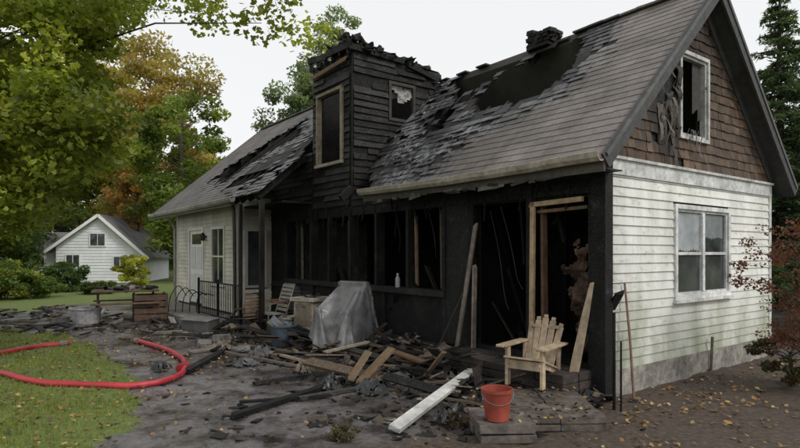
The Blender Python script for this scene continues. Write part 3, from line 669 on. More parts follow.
mb.beam((-7.1,-1.15,0),(-7.1,-1.15,2.75),.09,.09,(.02,.018,.016)); mb.beam((-8.25,-1.15,0),(-8.25,-1.15,2.75),.07,.07,(.02,.018,.016))
mb.build('downspouts_lamp_posts',M_METAL,HE)
mb=MB(); mb.lim(-13.9,-9.2,-2.0,-.905,-.1,.2,(.25,.24,.22)); mb.lim(-12.7,-11.4,-2.3,-2.002,-.1,.1,(.25,.24,.22)); mb.build('wing_porch_slab',M_STONE,HE,bevel=.01)
# ---------------------------------------------------------------- ground
GP=[G(-60,325),G(0,329),G(60,333),G(92,345),G(118,362),G(143,384),G(136,410),G(120,440),G(95,475),G(40,560),G(-700,560),G(-700,335)]
GP=[(p.x,p.y) for p in GP]
def rubmask(lx,ly,n): 
    return ss(-2.0,-.4,ly+n*1.3) * (1 if lx<.2 else ss(1.0,.1,lx))
def gz(x,y):
    lp=HI@Vector((x,y,0)); n=nz(x*.8,y*.8)*.5+nz(x*3,y*3)*.25
    rub=rubmask(lp.x,lp.y,n)
    z=.014*nz(x*1.2,y*1.2)+.007*nz(x*5,y*5)+.03*rub*max(0,nz(x*2.5,y*2.5,3))
    md=ss(-1.7,-.35,lp.y)*ss(-.3,.0,-lp.y+.3)*ss(-8.3,-6.5,lp.x)*ss(-1.5,-2.4,lp.x)
    z+=md*(.16+.18*nz(x*1.7,y*1.7,5)+.05*nz(x*6,y*6,5))
    return z,rub,lp
def field():
    xs=np.arange(-16,14,.1); ys=np.arange(1.5,30,.1)
    verts=[];cols=[]
    for y in ys:
        for x in xs:
            z,rub,lp=gz(x,y)
            xx=x+nz(x*1.5,y*1.5,2)*.35+nz(x*6,y*6,2)*.12; yy=y+nz(x*1.5,y*1.5,7)*.35
            g=1.0 if inpoly(xx,yy,GP) else 0.0
            if yy>17.5 and lp.x< -10: g=max(g,ss(17.5,19,yy))
            if xx< -10.5 and yy>13.5 : g=max(g,ss(13.5,16,yy))
            n=nz(x*.8,y*.8)*.5
            if lp.x>3.5+n: g=max(g,.35)
            mul=ss(-.9,.1,lp.x+n*.6+nz(x*3,y*3)*.15) if g<.3 else 0
            z+=g*.015+mul*.02*nz(x*6,y*6)
            verts.append((x,y,z)); cols.append((g,mul,rub,1))
    nx=len(xs);ny=len(ys); f=[(j*nx+i,j*nx+i+1,(j+1)*nx+i+1,(j+1)*nx+i) for j in range(ny-1) for i in range(nx-1)]
    me=bpy.data.meshes.new('yard'); me.from_pydata(verts,[],f); a=me.attributes.new('Col','FLOAT_COLOR','POINT'); a.data.foreach_set('color',np.array(cols,dtype=np.float32).ravel())
    me.polygons.foreach_set('use_smooth',[True]*len(f))
    m,nt,b=newmat('yard_ground'); co=coord(nt); sep=nn(nt,'ShaderNodeSeparateColor'); nt.links.new(attr(nt),sep.inputs[0])
    n1=noisen(nt,.9,7,.68,co); n2=noisen(nt,16,7,.72,co); n3=noisen(nt,110,3,.6,co); n4=noisen(nt,3.2,7,.72,co)
    asp=ramp(nt,n2.outputs['Fac'],[(.32,(.095,.088,.087)),(.55,(.155,.147,.147)),(.75,(.22,.21,.205))]).outputs[0]
    asp=mix(nt,asp,ramp(nt,n1.outputs['Fac'],[(.38,(.45,.43,.43)),(.58,(1.05,1.04,1.05))]).outputs[0],1.0,'MULTIPLY')
    asp=mix(nt,asp,ramp(nt,n4.outputs['Fac'],[(.40,(.38,.34,.31)),(.53,(1,1,1))]).outputs[0],1.0,'MULTIPLY')
    mulc=ramp(nt,n2.outputs['Fac'],[(.3,(.022,.016,.012)),(.55,(.065,.046,.033)),(.72,(.14,.10,.065))]).outputs[0]
    rubc=ramp(nt,n2.outputs['Fac'],[(.35,(.010,.010,.010)),(.6,(.048,.043,.040)),(.78,(.18,.16,.14))]).outputs[0]
    gr=ramp(nt,n2.outputs['Fac'],[(.3,(.06,.085,.02)),(.7,(.15,.19,.04))]).outputs[0]
    c=mix(nt,asp,rubc,sep.outputs[2]); c=mix(nt,c,mulc,sep.outputs[1]); c=mix(nt,c,gr,sep.outputs[0])
    nt.links.new(c,b.inputs['Base Color'])
    rr=ramp(nt,n1.outputs['Fac'],[(.40,.10),(.50,.32),(.62,.55)]); rm=mix(nt,rr.outputs[0],(.85,.85,.85),sep.outputs[0]); rm=mix(nt,rm,(.8,.8,.8),sep.outputs[1]); nt.links.new(rm,b.inputs['Roughness'])
    h=mix(nt,n2.outputs['Color'],n3.outputs['Color'],.35); h=mix(nt,(.45,.45,.45),h,ramp(nt,n1.outputs['Fac'],[(.39,.12),(.5,1)]).outputs[0]); bump(nt,b,h,.5,.018)
    me.materials.append(m); o=bpy.data.objects.new('driveway_ground',me); link(o)
field()
mb=MB(); mb.add([(-400,-200,-.04),(400,-200,-.04),(400,500,-.04),(-400,500,-.04)],[(0,1,2,3)],(.14,.18,.05)); mb.build('lawn_ground',std('lawn',.9,1.5,.5,.6,.05))
def grass():
    P=[];n=0
    while n<58000:
        x=rng.uniform(-13,-2.2,20000); y=3.2+ (rng.uniform(0,1,20000)**1.6)*10
        for a,b in zip(x,y):
            if n<58000 and inpoly(a+nz(a*1.5,b*1.5,2)*.35,b+nz(a*1.5,b*1.5,7)*.35,GP) and nz(a*2.2,b*2.2,6)>-.42: P.append((a,b)); n+=1
    P=np.array(P); N=len(P); h=rng.uniform(.02,.065,N); w=rng.uniform(.003,.006,N)*(1+P[:,1]*.06); th=rng.uniform(0,6.28,N)
    d=np.stack([np.cos(th),np.sin(th)],1); ln=rng.normal(size=(N,2))*.02
    v=np.zeros((N,3,3)); v[:,0,:2]=P-d*w[:,None]; v[:,1,:2]=P+d*w[:,None]; v[:,2,:2]=P+ln; v[:,2,2]=h+.012; v[:,:2,2]=.008
    kk=np.array([.85+.5*nz(a*1.3,b*1.3,4) for a,b in P])[:,None]
    c=pal(N,[(.17,.21,.04),(.21,.25,.045),(.25,.26,.06),(.13,.18,.035),(.28,.25,.09)],.25)*kk; npmesh('grass',v,3,c,M_LEAF)
grass()
LV=[(.32,.20,.07),(.24,.13,.05),(.36,.26,.10),(.17,.10,.045),(.28,.15,.05),(.11,.07,.04),(.09,.055,.035)]
def fallen():
    P=[]
    for i in range(9500):
        r=rnd.random()
        if r<.5: x,y=rnd.uniform(1.5,9),rnd.uniform(3.3,9)
        elif r<.8: x,y=rnd.uniform(-9,-2.5),rnd.uniform(4,13)
        else: x,y=rnd.uniform(-6,3),rnd.uniform(3.8,14)
        l=HI@Vector((x,y,0))
        if l.x<.08 and l.y>-.05 : continue
        if r>=.8 and nz(x*1.2,y*1.2,9)<.05: continue
        if r<.5 and nz(x*1.6,y*1.6,4)<-.15: continue
        P.append((x,y,gz(x,y)[0]+.012+rnd.random()*.02+(.02 if r>=.5 and r<.8 else 0)))
    for i in range(60): P.append((rnd.uniform(.75,1.95),rnd.uniform(5.1,6.4),.185))
    P=np.array(P); leaves('fallen_leaves',P,rng.uniform(.018,.046,len(P)),pal(len(P),LV,.35),M_DRY,maple=True,flat=1.6)
fallen()
DC=[(.01,.01,.01),(.02,.018,.017),(.035,.03,.027),(.015,.013,.012),(.09,.07,.05),(.14,.11,.08),(.28,.26,.24),(.06,.045,.035),(.012,.012,.012)]
def loc2w(u,s,z=0): return HM@Vector((-u,s,z))
mb=MB()
for i in range(5000):
    u=rnd.uniform(-.2,10); s=-.05-abs(rnd.gauss(0,.9)); 
    if u>7.5: s-=.2
    p=loc2w(u,s); z=gz(p.x,p.y)[0]+.01+.10*math.exp(s*1.3)*rnd.random(); k=rnd.random()**2.5
    mb.box((p.x,p.y,z),(.02+.26*k*rnd.random(),.015+.13*k*rnd.random(),.008+.03*k),(rnd.uniform(-.6,.6),rnd.uniform(-.6,.6),rnd.uniform(0,6.3)),rnd.choice(DC),.004+.014*k)
for i in range(700):
    p=G(rnd.gauss(380,120),rnd.uniform(342,440)); 
    if nz(p.x*1.5,p.y*1.5,3)<-.05: continue
    k=rnd.random()**3; mb.box((p.x,p.y,gz(p.x,p.y)[0]+.008),(rnd.uniform(.01,.06)+.16*k,rnd.uniform(.01,.04)+.08*k,rnd.uniform(.006,.02)),(rnd.uniform(-.3,.3),rnd.uniform(-.3,.3),rnd.uniform(0,6.3)),rnd.choice(DC),.004+.015*k)
for i in range(70): mb.box((rnd.uniform(.75,1.95),rnd.uniform(5.1,6.4),.18),(rnd.uniform(.01,.06),rnd.uniform(.01,.03),.01),(rnd.uniform(-.3,.3),rnd.uniform(-.3,.3),rnd.uniform(0,6.3)),rnd.choice(DC),.004)
mb.build('rubble',M_WOOD)
mb=MB()
for i in range(210):
    u=rnd.uniform(.9,9.5) if i<140 else rnd.gauss(3.8,1.2); s=-.3-abs(rnd.gauss(0,.75)); p=loc2w(u,s); g=gz(p.x,p.y)[0]; p.z=g+.02+.08*rnd.random(); a=rnd.uniform(0,6.28); L=rnd.uniform(.2,1.2)
    q=p+Vector((math.cos(a)*L,math.sin(a)*L,rnd.uniform(-.02,.22)))
    lq=HI@q
    if lq.y>-.05 and lq.x<0: continue
    q.z=max(gz(q.x,q.y)[0]+.02,q.z); mb.beam(p,q,rnd.uniform(.03,.15),rnd.uniform(.01,.04),rnd.choice([K0,K0,K0,(.03,.02,.015),(.10,.07,.045),(.18,.14,.1),(.02,.02,.02)]),jag=.06,roll=rnd.uniform(-.6,.6))
def pb(a,b,w,h,c,za=.04,zb=.04,jag=.03): 
    p=G(a[0],a[1],za);q=G(b[0],b[1],zb); mb.beam(p,q,w,h,c,jag=jag,roll=rnd.uniform(-.2,.2))
pb((232,416),(345,380),.07,.05,K0); pb((186,372),(222,352),.10,.08,K0); pb((255,383),(330,372),.08,.04,(.01,.01,.01)); pb((240,402),(330,395),.05,.03,K0)
pb((197,340),(300,352),.10,.04,(.12,.1,.085)); pb((225,352),(330,372),.07,.03,(.16,.13,.1)); pb((270,352),(325,366),.10,.03,(.30,.24,.17),.12,.06)
pb((360,382),(392,348),.14,.03,(.17,.11,.06),.1,.42); pb((350,380),(368,352),.16,.02,(.22,.15,.09),.1,.42); pb((395,352),(425,362),.12,.03,(.15,.09,.05),.3,.2)
pb((380,375),(470,384),.08,.03,(.03,.02,.018)); pb((300,398),(372,386),.05,.04,(.05,.045,.04)); pb((420,394),(480,404),.1,.02,(.10,.07,.045)); pb((325,352),(368,342),.06,.03,(.3,.25,.19),.3,.35)
pb((432,348),(447,364),.18,.02,(.02,.02,.02),.4,.15); pb((424,378),(444,352),.05,.03,(.22,.15,.09),.05,.5); pb((205,366),(268,360),.06,.03,(.05,.045,.04)); pb((190,352),(232,346),.09,.03,(.2,.18,.16))
mb.build('charred_debris_boards',M_CHAR)
mb=MB(); mb.beam(G(394,429,.06),G(474,369,.14),.12,.05,(.66,.66,.64),jag=.01,roll=.25); mb.build('white_plank',std('dirty_paint',.6,5,.5,.4,.006),bevel=.004)
mb=MB()
for (px,py,r,c) in ((372,392,.26,0),(396,382,.22,1),(330,388,.20,0),(448,420,.2,2),(345,372,.25,0),(262,356,.3,1),(420,350,.22,2),(160,372,.10,0),(398,360,.24,3),(306,372,.18,3),(300,338,.22,1),(222,348,.25,3),(246,366,.18,1)):
    g=G(px,py); n=22; vs=[]; base=gz(g.x,g.y)[0]; a0=rnd.uniform(0,3); ca,sa=math.cos(a0),math.sin(a0)
    for j in range(n):
        for i in range(n):
            x=(i/(n-1)-.5)*2*r*(1+.25*nz(j*.3,px)); y=(j/(n-1)-.5)*1.4*r*(1+.3*nz(i*.3,py)); e=max(abs(i/(n-1)-.5),abs(j/(n-1)-.5))*2
            w=abs(nz(x*7+px,y*7))*1.0+abs(nz(x*15,y*15+px))*.5
            vs.append((g.x+x*ca-y*sa+.07*nz(x*9+px,y*9),g.y+x*sa+y*ca+.07*nz(x*9,y*9+px),base+.015+.10*(1-e**2)+.13*w*(1-.6*e)))
    mb.add(vs,[(j*n+i,j*n+i+1,(j+1)*n+i+1,(j+1)*n+i) for j in range(n-1) for i in range(n-1) if nz(i*.35,j*.35,px)>-.3],[(.035,.037,.04),(.10,.103,.107),(.02,.02,.02),(.20,.16,.12)][c])
mb.build('crumpled_sheeting',M_TARP)
# ---------------------------------------------------------------- stoop
SE=empty('brick_stoop')
mb=MB(); 
def paver(x0,x1,y0,y1,ztop,rot,c0,courses=2):
    R=Matrix.Rotation(rot,4,'Z'); O=Vector((x0,y0,0)); nx=max(1,round((x1-x0)/.4)); ny=max(1,round((y1-y0)/.3)); h=ztop/courses
    for k in range(courses):
        for i in range(nx):
            for j in range(ny):
                dx=(x1-x0)/nx;dy=(y1-y0)/ny; p=O+R.to_3x3()@Vector(((i+.5)*dx,(j+.5)*dy,0))
                mb.box((p.x+rnd.uniform(-.012,.012),p.y+rnd.uniform(-.012,.012),h*(k+.5)-.005),(dx-.012,dy-.012,h-.006),(rnd.uniform(-.015,.015),rnd.uniform(-.015,.015),rot+rnd.uniform(-.04,.04)),kc(c0,.6,1.15),.009)
paver(.70,1.22,5.0,5.6,.17,.06,(.19,.16,.14)); paver(1.08,1.98,5.35,6.5,.15,.02,(.15,.125,.105)); 
for k in range(3):
    for i in range(5):
        for j in range(2):
            c=loc2w(2.2-.42*(i+.5),-.6+.29*(j+.5),.105*(k+.5)); mb.box(c,(.41,.28,.1),(rnd.uniform(-.01,.01),rnd.uniform(-.01,.01),ANG+rnd.uniform(-.03,.03)),kc((.085,.07,.06),.5,1.3),.006)
mb.build('pavers',M_STONE,SE,bevel=.008)
BE=empty('red_bucket',Matrix.Translation(G(497,419,.17))@Matrix.Scale(.95,4))
mb=MB(); mb.lathe([(0,.003),(.105,.003),(.11,.0),(.145,.27),(.155,.27),(.155,.30),(.143,.30),(.14,.27),(.104,.02),(0,.02)],32,(0,0,0),(.36,.075,.05)); mb.build('shell',M_PLAST,BE,smooth=False)
mb=MB(); mb.tube([(.155*math.cos(t),-.155*abs(math.sin(t))*.9-.01,.27-.10*math.sin(t)) for t in np.linspace(0,math.pi,14)],.003,6,(.3,.3,.3)); mb.build('handle',M_METAL,BE)
def adirondack(name,loc,rot,s=1.0,c=(.54,.42,.29)):
    E=empty(name,Matrix.Translation(loc)@Matrix.Rotation(rot,4,'Z')@Matrix.Scale(s,4)); mb=MB()
    v=lambda:kc(c,.8,1.1)
    for x in (-.25,.25):
        mb.beam((x,-.28,0),(x,-.28,.52),.045,.09,v(),up=(0,1,0)); mb.beam((x*.92,-.32,.34),(x*.92,.42,.10),.035,.10,v()); mb.beam((x,.22,0),(x,.26,.52),.04,.08,v(),up=(0,1,0))
        mb.box((x*1.14,-.05,.535),(.15,.74,.03),None,v()); mb.beam((x,-.25,.42),(x*1.15,-.3,.52),.03,.05,v()); mb.box((x*1.14,-.43,.535),(.11,.05,.03),None,v())
    for i in range(7): mb.box((0,-.32+i*.082,.375-i*.028),(.56,.077,.024),(-.32,0,0),v())
    for i in range(5):
        x=(i-2)*.098; top=[.86,.95,.99,.95,.86][i]
        mb.beam((x*.85,.16,.24),(x*1.1,.40,top*.86),.092,.022,v(),up=(0,1,.3)); p=Vector((x*1.1,.40,top*.86)); mb.beam(p,p+Vector((x*.05,.015,.05)),.062,.022,v(),up=(0,1,.3))
    mb.box((0,.29,.50),(.56,.025,.06),(-.3,0,0),v()); mb.box((0,.36,.74),(.42,.02,.05),(-.3,0,0),v()); mb.box((0,-.31,.29),(.54,.024,.12),None,v())
    mb.build('frame_and_slats',M_WOOD,E,bevel=.007); return E
adirondack('wooden_chair',G(535,384,.16)+Vector((0,.05,0)),math.radians(-38),.86)
mb=MB(); A0=loc2w(.22,-.30,.1); vs=[];n=16
for i in range(n):
    f=i/(n-1)
    for sx in (-1,1):
        w=.055*(1-.6*f**2.5)+.004*nz(f*9,sx); x=sx*w+.05*math.sin(f*2.6)+.16*f**2; vs.append((x,-.02*f,f*1.25)); vs.append((x,-.02*f+.022,f*1.25+.01*sx))
fs=[]
for i in range(n-1):
    a=i*4;b=a+4; fs+=[(a,a+2,b+2,b),(a+1,b+1,b+3,a+3),(a,b,b+1,a+1),(a+2,a+3,b+3,b+2)]
fs+=[(0,1,3,2),((n-1)*4,(n-1)*4+2,(n-1)*4+3,(n-1)*4+1)]
mb.add(vs,fs,(.42,.33,.23)); mb.build('leaning_broken_board',M_WOOD,mw=Matrix.Translation(A0)@Matrix.Rotation(math.radians(-15),4,'Z')@Matrix.Rotation(math.radians(2),4,'Y'))
mb=MB(); p=G(614,410); mb.tube([p,(p.x,p.y,1.05)],[.018,.016],7,(.015,.015,.015)); q=G(621,412); mb.tube([q,(q.x,q.y,.75)],[.012,.01],6,(.02,.02,.02)); mb.build('metal_stake',M_METAL)
mb=MB(); a=G(634,400); b=HM@Vector((.06,.35,1.33)); mb.tube([a,a.lerp(b,.5)+Vector((.01,0,.01)),b],[.016,.015,.013],7,(.26,.16,.11)); mb.build('leaning_stick',M_WOOD)
mb=MB(); p=G(711,372); mb.beam(p,(p.x+.02,p.y,.5),.03,.02,(.12,.1,.08)); mb.build('wooden_stake',M_WOOD)
# ---------------------------------------------------------------- fire hose
def cr(pts,n=10):
    out=[]; P=[pts[0]]+pts+[pts[-1]]
    for i in range(1,len(P)-2):
        for k in range(n):
            t=k/n; a,b,c,d=P[i-1],P[i],P[i+1],P[i+2]
            out.append(.5*((2*b)+(c-a)*t+(2*a-5*b+4*c-d)*t*t+(3*b-a-3*c+d)*t**3))
    out.append(pts[-1]); return out
HEo=empty('fire_hose'); mb=MB()
hp=[(60,344),(40,346),(15,350),(-15,357),(-22,366),(5,374),(40,382),(85,384.5),(130,385.5),(163,381),(182,373),(185,364),(178,355),(160,347),(138,341)]
pts=cr([G(a,b,.05) for a,b in hp]); pts=[p+Vector((0.02*nz(i*.21,3),.03*nz(i*.17,8),0)) for i,p in enumerate(pts)]
mb.tube(pts,[.040+.005*nz(i*.4,1) for i in range(len(pts))],10,(.50,.045,.06)); mb.build('hose',M_PLAST,HEo,smooth=True)
mb=MB()
for p,q in ((pts[0],pts[1]),(pts[-1],pts[-2])):
    d=(p-q).normalized(); mb.tube([p-d*.02,p+d*.1],[.055,.055],12,(.25,.22,.2)); mb.tube([p+d*.1,p+d*.16],[.045,.05],12,(.4,.05,.04))
p=G(182,367,.05); mb.tube([p+Vector((-.02,.12,0)),p+Vector((.0,-.1,0))],[.055,.055],12,(.35,.03,.03)); mb.box(p+Vector((.05,0,.0)),(.12,.14,.10),(0,0,.4),(.3,.03,.03),.01)
mb.build('couplings',M_METAL,HEo,smooth=False)
# ---------------------------------------------------------------- porch clutter
E=empty('tarp_covered_chair',Matrix.Translation(G(340,358)+Vector((0,.35,.02)))@Matrix.Rotation(math.radians(-35),4,'Z')@Matrix.Scale(1.12,4))
if DRAPE:
    mb=MB(); mb.add(DRAPE[0],DRAPE[1],(.24,.24,.245)); o=mb.build('draped_tarp',M_TARP,E,smooth=True)
mb=MB(); mb.box((0,0,.40),(.5,.48,.05),None,(.2,.2,.2)); mb.box((0,.27,.70),(.48,.04,.58),None,(.2,.2,.2))
for x in (-.22,.22):
    for y in (-.2,.24): mb.beam((x,y,0),(x,y,.40),.035,.035,(.2,.2,.2))
mb.build('chair',M_STD,E)
def cart(loc,rot):
    E=empty('utility_sink_cabinet',Matrix.Translation(loc)@Matrix.Rotation(rot,4,'Z')); mb=MB(); c=(.58,.50,.40)
    mb.box((0,0,.52),(.46,.42,.54),(.02,.03,0),c,.015); mb.box((0,-.216,.55),(.38,.012,.40),None,(.36,.30,.23)); mb.box((.0,-.225,.70),(.1,.012,.015),None,(.1,.1,.1))
    for x in (-.22,.22):
        for y in (-.18,.18): mb.beam((x,y,0),(x*.97,y*.97,.26),.045,.045,(.15,.11,.08))
    for s,r in (((.56,.05,.07),(0,-.24,.83)),((.56,.05,.07),(0,.24,.83)),((.05,.43,.07),(.255,0,.83)),((.05,.43,.07),(-.255,0,.83))): mb.box(r,s,None,(.55,.48,.39),.004)
    mb.box((0,0,.80),(.45,.42,.02),None,(.06,.05,.045))
    for i in range(7): mb.box((rnd.uniform(-.15,.15),rnd.uniform(-.12,.12),.85+rnd.uniform(0,.04)),(.16,.07,.03),(rnd.uniform(-.3,.3),rnd.uniform(-.3,.3),rnd.uniform(0,3)),rnd.choice([(.12,.07,.05),(.05,.04,.035),(.2,.16,.12)]),.02)
    mb.build('body',M_WOOD,E,bevel=.012)
cart(G(309,345)+Vector((0,.2,0)),math.radians(-30))
E=empty('blue_plastic_tub',Matrix.Translation(G(281,348)+Vector((0,.15,0)))); mb=MB(); mb.lathe([(0,.01),(.17,.01),(.18,.0),(.22,.36),(.25,.37),(.25,.40),(.21,.40),(.20,.33),(0,.30)],22,(0,0,0),(.08,.115,.15)); mb.build('tub',M_PLAST,E)
mb=MB()
for i in range(18): mb.box((rnd.uniform(-.15,.15),rnd.uniform(-.15,.15),.36+rnd.uniform(0,.14)),(.16,.1,.05),(rnd.uniform(-1,1),rnd.uniform(-1,1),0),rnd.choice([(.03,.03,.03),(.12,.14,.16),(.2,.17,.13)]),.035)
mb.build('trash',M_STD,E)
def patiochair(loc,rot,col,s=1,tilt=0,fc=(.06,.055,.05),name='patio_chair'):
    E=empty(name,Matrix.Translation(loc)@Matrix.Rotation(rot,4,'Z')@Matrix.Rotation(tilt,4,'X')@Matrix.Scale(s,4)); mb=MB()
    for x in (-.26,.26):
        mb.tube([(x,-.28,0),(x,-.24,.42),(x,-.2,.62),(x,.18,.64),(x,.24,.6)],.015,7,fc); mb.tube([(x,.28,0),(x,.12,.42),(x,.3,.98)],.015,7,fc); mb.tube([(x,-.26,.42),(x,.16,.40)],.014,7,fc)
    mb.tube([(-.26,.3,.98),(.26,.3,.98)],.014,7,fc); mb.tube([(-.26,-.25,.42),(.26,-.25,.42)],.014,7,fc); mb.tube([(-.26,-.28,.1),(.26,-.28,.1)],.01,7,fc)
    mb.build('tube_frame',M_METAL,E,smooth=True); mb=MB()
    for i in range(6): mb.box((0,-.2+i*.068,.425-.006*i),(.5,.056,.012),None,col)
    for i in range(7): f=i/6; mb.box((0,.15+.13*f,.48+.46*f),(.5,.014,.058),(-.32,0,0),col)
    for x in (-.26,.26): mb.box((x,0,.655),(.05,.36,.025),None,(.20,.10,.06))
    mb.build('slats',M_STD,E)
patiochair(G(272,336)+Vector((0,.3,0)),math.radians(-55),(.42,.40,.34),1.05,0,(.25,.24,.22))
patiochair(G(247,337)+Vector((0,.3,0)),math.radians(-130),(.22,.15,.10),.85,.15)
patiochair(G(296,331)+Vector((0,.2,0)),math.radians(15),(.10,.09,.08),.95)
E=empty('porch_railing',HM); mb=MB(); rc=(.02,.02,.02); ys=-1.45
mb.beam((-7.5,ys,1.0),(-10.2,ys,1.0),.04,.025,rc); mb.beam((-7.5,ys,.25),(-10.2,ys,.25),.03,.025,rc)
for u in np.arange(7.5,10.25,.14): mb.beam((-u,ys,.25),(-u+rnd.uniform(-.01,.01),ys,1.0),.014,.014,rc,up=(0,1,0))
for u in (7.5,8.85,10.2): mb.beam((-u,ys,0),(-u,ys,1.08),.045,.045,rc,up=(0,1,0))
mb.build('bars',M_METAL,E)
def table(loc,rot):
    E=empty('wooden_table',Matrix.Translation(loc)@Matrix.Rotation(rot,4,'Z')); mb=MB(); c=(.17,.115,.08)
    for i in range(6): mb.box((0,-.38+i*.15,.74),(1.5,.135,.035),(0,rnd.uniform(-.01,.01),0),kc(c))
    for x in (-.62,.62):
        mb.beam((x,-.35,0),(x,.1,.72),.05,.09,c); mb.beam((x,.35,0),(x,-.1,.72),.05,.09,c); mb.beam((x,-.55,.42),(x,.55,.42),.05,.08,c)
    for y in (-.6,.6): mb.box((0,y,.46),(1.5,.2,.035),None,c)
    for i in range(16): mb.box((rnd.uniform(-.6,.6),rnd.uniform(-.3,.3),.79+rnd.uniform(0,.05)),(rnd.uniform(.08,.35),rnd.uniform(.05,.2),rnd.uniform(.03,.1)),(rnd.uniform(-.4,.4),rnd.uniform(-.4,.4),rnd.uniform(0,3)),rnd.choice(DC),.02)
    mb.build('planks_and_legs',M_WOOD,E,bevel=.005)
table(G(118,322)+Vector((0,.4,0)),math.radians(25))
E=empty('wooden_crate',Matrix.Translation(G(150,320))@Matrix.Rotation(.5,4,'Z')); mb=MB()
for k in range(4):
    for s_ in (-1,1): mb.box((0,.3*s_,.1+k*.16),(.75,.025,.13),None,(.16,.10,.07)); mb.box((.375*s_,0,.1+k*.16),(.025,.57,.13),None,(.12,.075,.05))
for a in (-.35,.35):
    for b in (-.27,.27): mb.beam((a,b,0),(a,b,.68),.05,.05,(.1,.06,.04))
mb.build('slats',M_WOOD,E)
mb=MB()
for k in range(5):
    p=G(168+k*7,320); pts=[(p.x,p.y,0),(p.x+.05,p.y,.55+.08*k%3*.1),(p.x+.22,p.y+.1,.85-.05*k),(p.x+.4,p.y+.15,.6)]; mb.tube(cr([Vector(q) for q in pts],5),.012,6,(.06,.05,.045))
mb.build('bent_metal_frame',M_METAL)
E=empty('metal_washtub',Matrix.Translation(G(86,323))); mb=MB(); mb.lathe([(0,.02),(.27,.02),(.28,0),(.34,.33),(.37,.34),(.37,.37),(.33,.37),(.26,.05),(0,.05)],24,(0,0,0),(.5,.5,.5)); mb.build('tub',M_STD,E)
E=empty('plastic_storage_box',Matrix.Translation(G(200,332))@Matrix.Rotation(-.3,4,'Z')); mb=MB(); mb.box((0,0,.13),(.62,.4,.26),None,(.10,.10,.10),.015); mb.box((0,0,.28),(.68,.46,.04),(.05,.02,0),(.2,.2,.2)); mb.build('box',M_PLAST,E,bevel=.015)
mb=MB()
for i in range(190):
    p=G(rnd.uniform(30,240) if i>40 else rnd.uniform(-20,60),rnd.uniform(308,335)); L=rnd.uniform(.1,.6); a=rnd.uniform(0,6.28); q=Vector((p.x+math.cos(a)*L,p.y+math.sin(a)*L,rnd.uniform(.03,.15))); p.z=.04
    mb.beam(p,q,rnd.uniform(.03,.14),rnd.uniform(.015,.05),rnd.choice(DC+[(.3,.28,.25)]),jag=.05)
mb.build('scattered_scrap',M_WOOD)
mb=MB()
for px,py,w,h in ((205,346,.4,.10),(188,338,.35,.08),(222,341,.3,.12),(240,352,.3,.08),(60,324,.4,.15)):
    p=G(px,py); mb.box((p.x,p.y,h/2),(w,w*.6,h),(rnd.uniform(-.1,.1),rnd.uniform(-.1,.1),rnd.uniform(0,3)),kc((.22,.21,.2)),.03)
mb.build('broken_concrete_blocks',M_STONE,bevel=.015)
mb=MB(); mb.lathe([(0,0),(.04,0),(.042,.02),(.042,.14),(.02,.19),(.018,.22),(.02,.22),(.02,.24),(0,.24)],14,(-3.95,-.035,1.097),(.45,.45,.43)); mb.build('plastic_bottle',M_PLAST,mw=HM)
c=G(346,440); cs=ellip((c.x,c.y,.07),(.14,.12,.07),18,.1,3); clumptree('dead_plant',(c.x,c.y,0),(c.x,c.y,.1),.01,cs,.05,40,.018,[(.10,.09,.05),(.08,.06,.035),(.13,.12,.07)],branches=16,lowest=.05)
c=G(458,425); cs=ellip((c.x,c.y,.05),(.16,.12,.06),14,.1,3); clumptree('leaf_clump',(c.x,c.y,0),(c.x,c.y,.08),.01,cs,.06,30,.022,[(.08,.05,.03),(.05,.035,.025),(.13,.09,.05)],branches=6,lowest=.05)
# ---------------------------------------------------------------- shrubs
def shrub(name,px,py,w,h,palette,n=60,per=110,size=.05,dy=0):
    p=G(px,py)+Vector((0,dy,0)); cs=[Vector((q.x,q.y,max(.1,q.z))) for q in ellip((p.x,p.y,h*.52),(w/2,w/2,h*.5),n,.3,px)]
    return clumptree(name,(p.x,p.y,0),(p.x,p.y,h*.6),.04,cs,w*.13,per,size,palette,branches=30,lowest=.05)
shrub('shrub',64,292,2.0,1.2,DGR+GRN[:2],60,150,.06); shrub('shrub',36,298,1.7,.8,GRN[:3],50,120,.06); shrub('shrub',2,300,2.2,1.3,YGR+GRN,50,130,.07); shrub('shrub',134,290,1.5,1.6,[(.34,.33,.06),(.30,.31,.06)],60,110,.07); shrub('shrub',98,294,1.4,.5,DGR+GRN,40,110,.06)
shrub('shrub',-45,302,3,2.2,DGR+GRN,60,130,.07)
RED=[(.13,.038,.03),(.10,.036,.03),(.16,.05,.035),(.09,.055,.032)]
p=Vector((4.80,6.75,0)); cs=[]
for i in range(100):
    a=rnd.uniform(0,6.28); r=rnd.uniform(.1,.75); z=rnd.uniform(.55,2.1); r*= (1.1-abs(z-1.5)*.5); cs.append((p.x+math.cos(a)*r,p.y+math.sin(a)*r,z))
clumptree('japanese_maple_shrub',p,(p.x+.05,p.y,1.5),.03,cs,.14,46,.028,RED,maple=True,branches=75,lowest=.08)
shrub('shrub',792,385,.9,.8,[(.06,.05,.02),(.09,.06,.03),(.04,.05,.02)],30,60,.035)
shrub('shrub',782,325,1.2,1.6,DGR+GRN[:1],40,90,.05,.8)
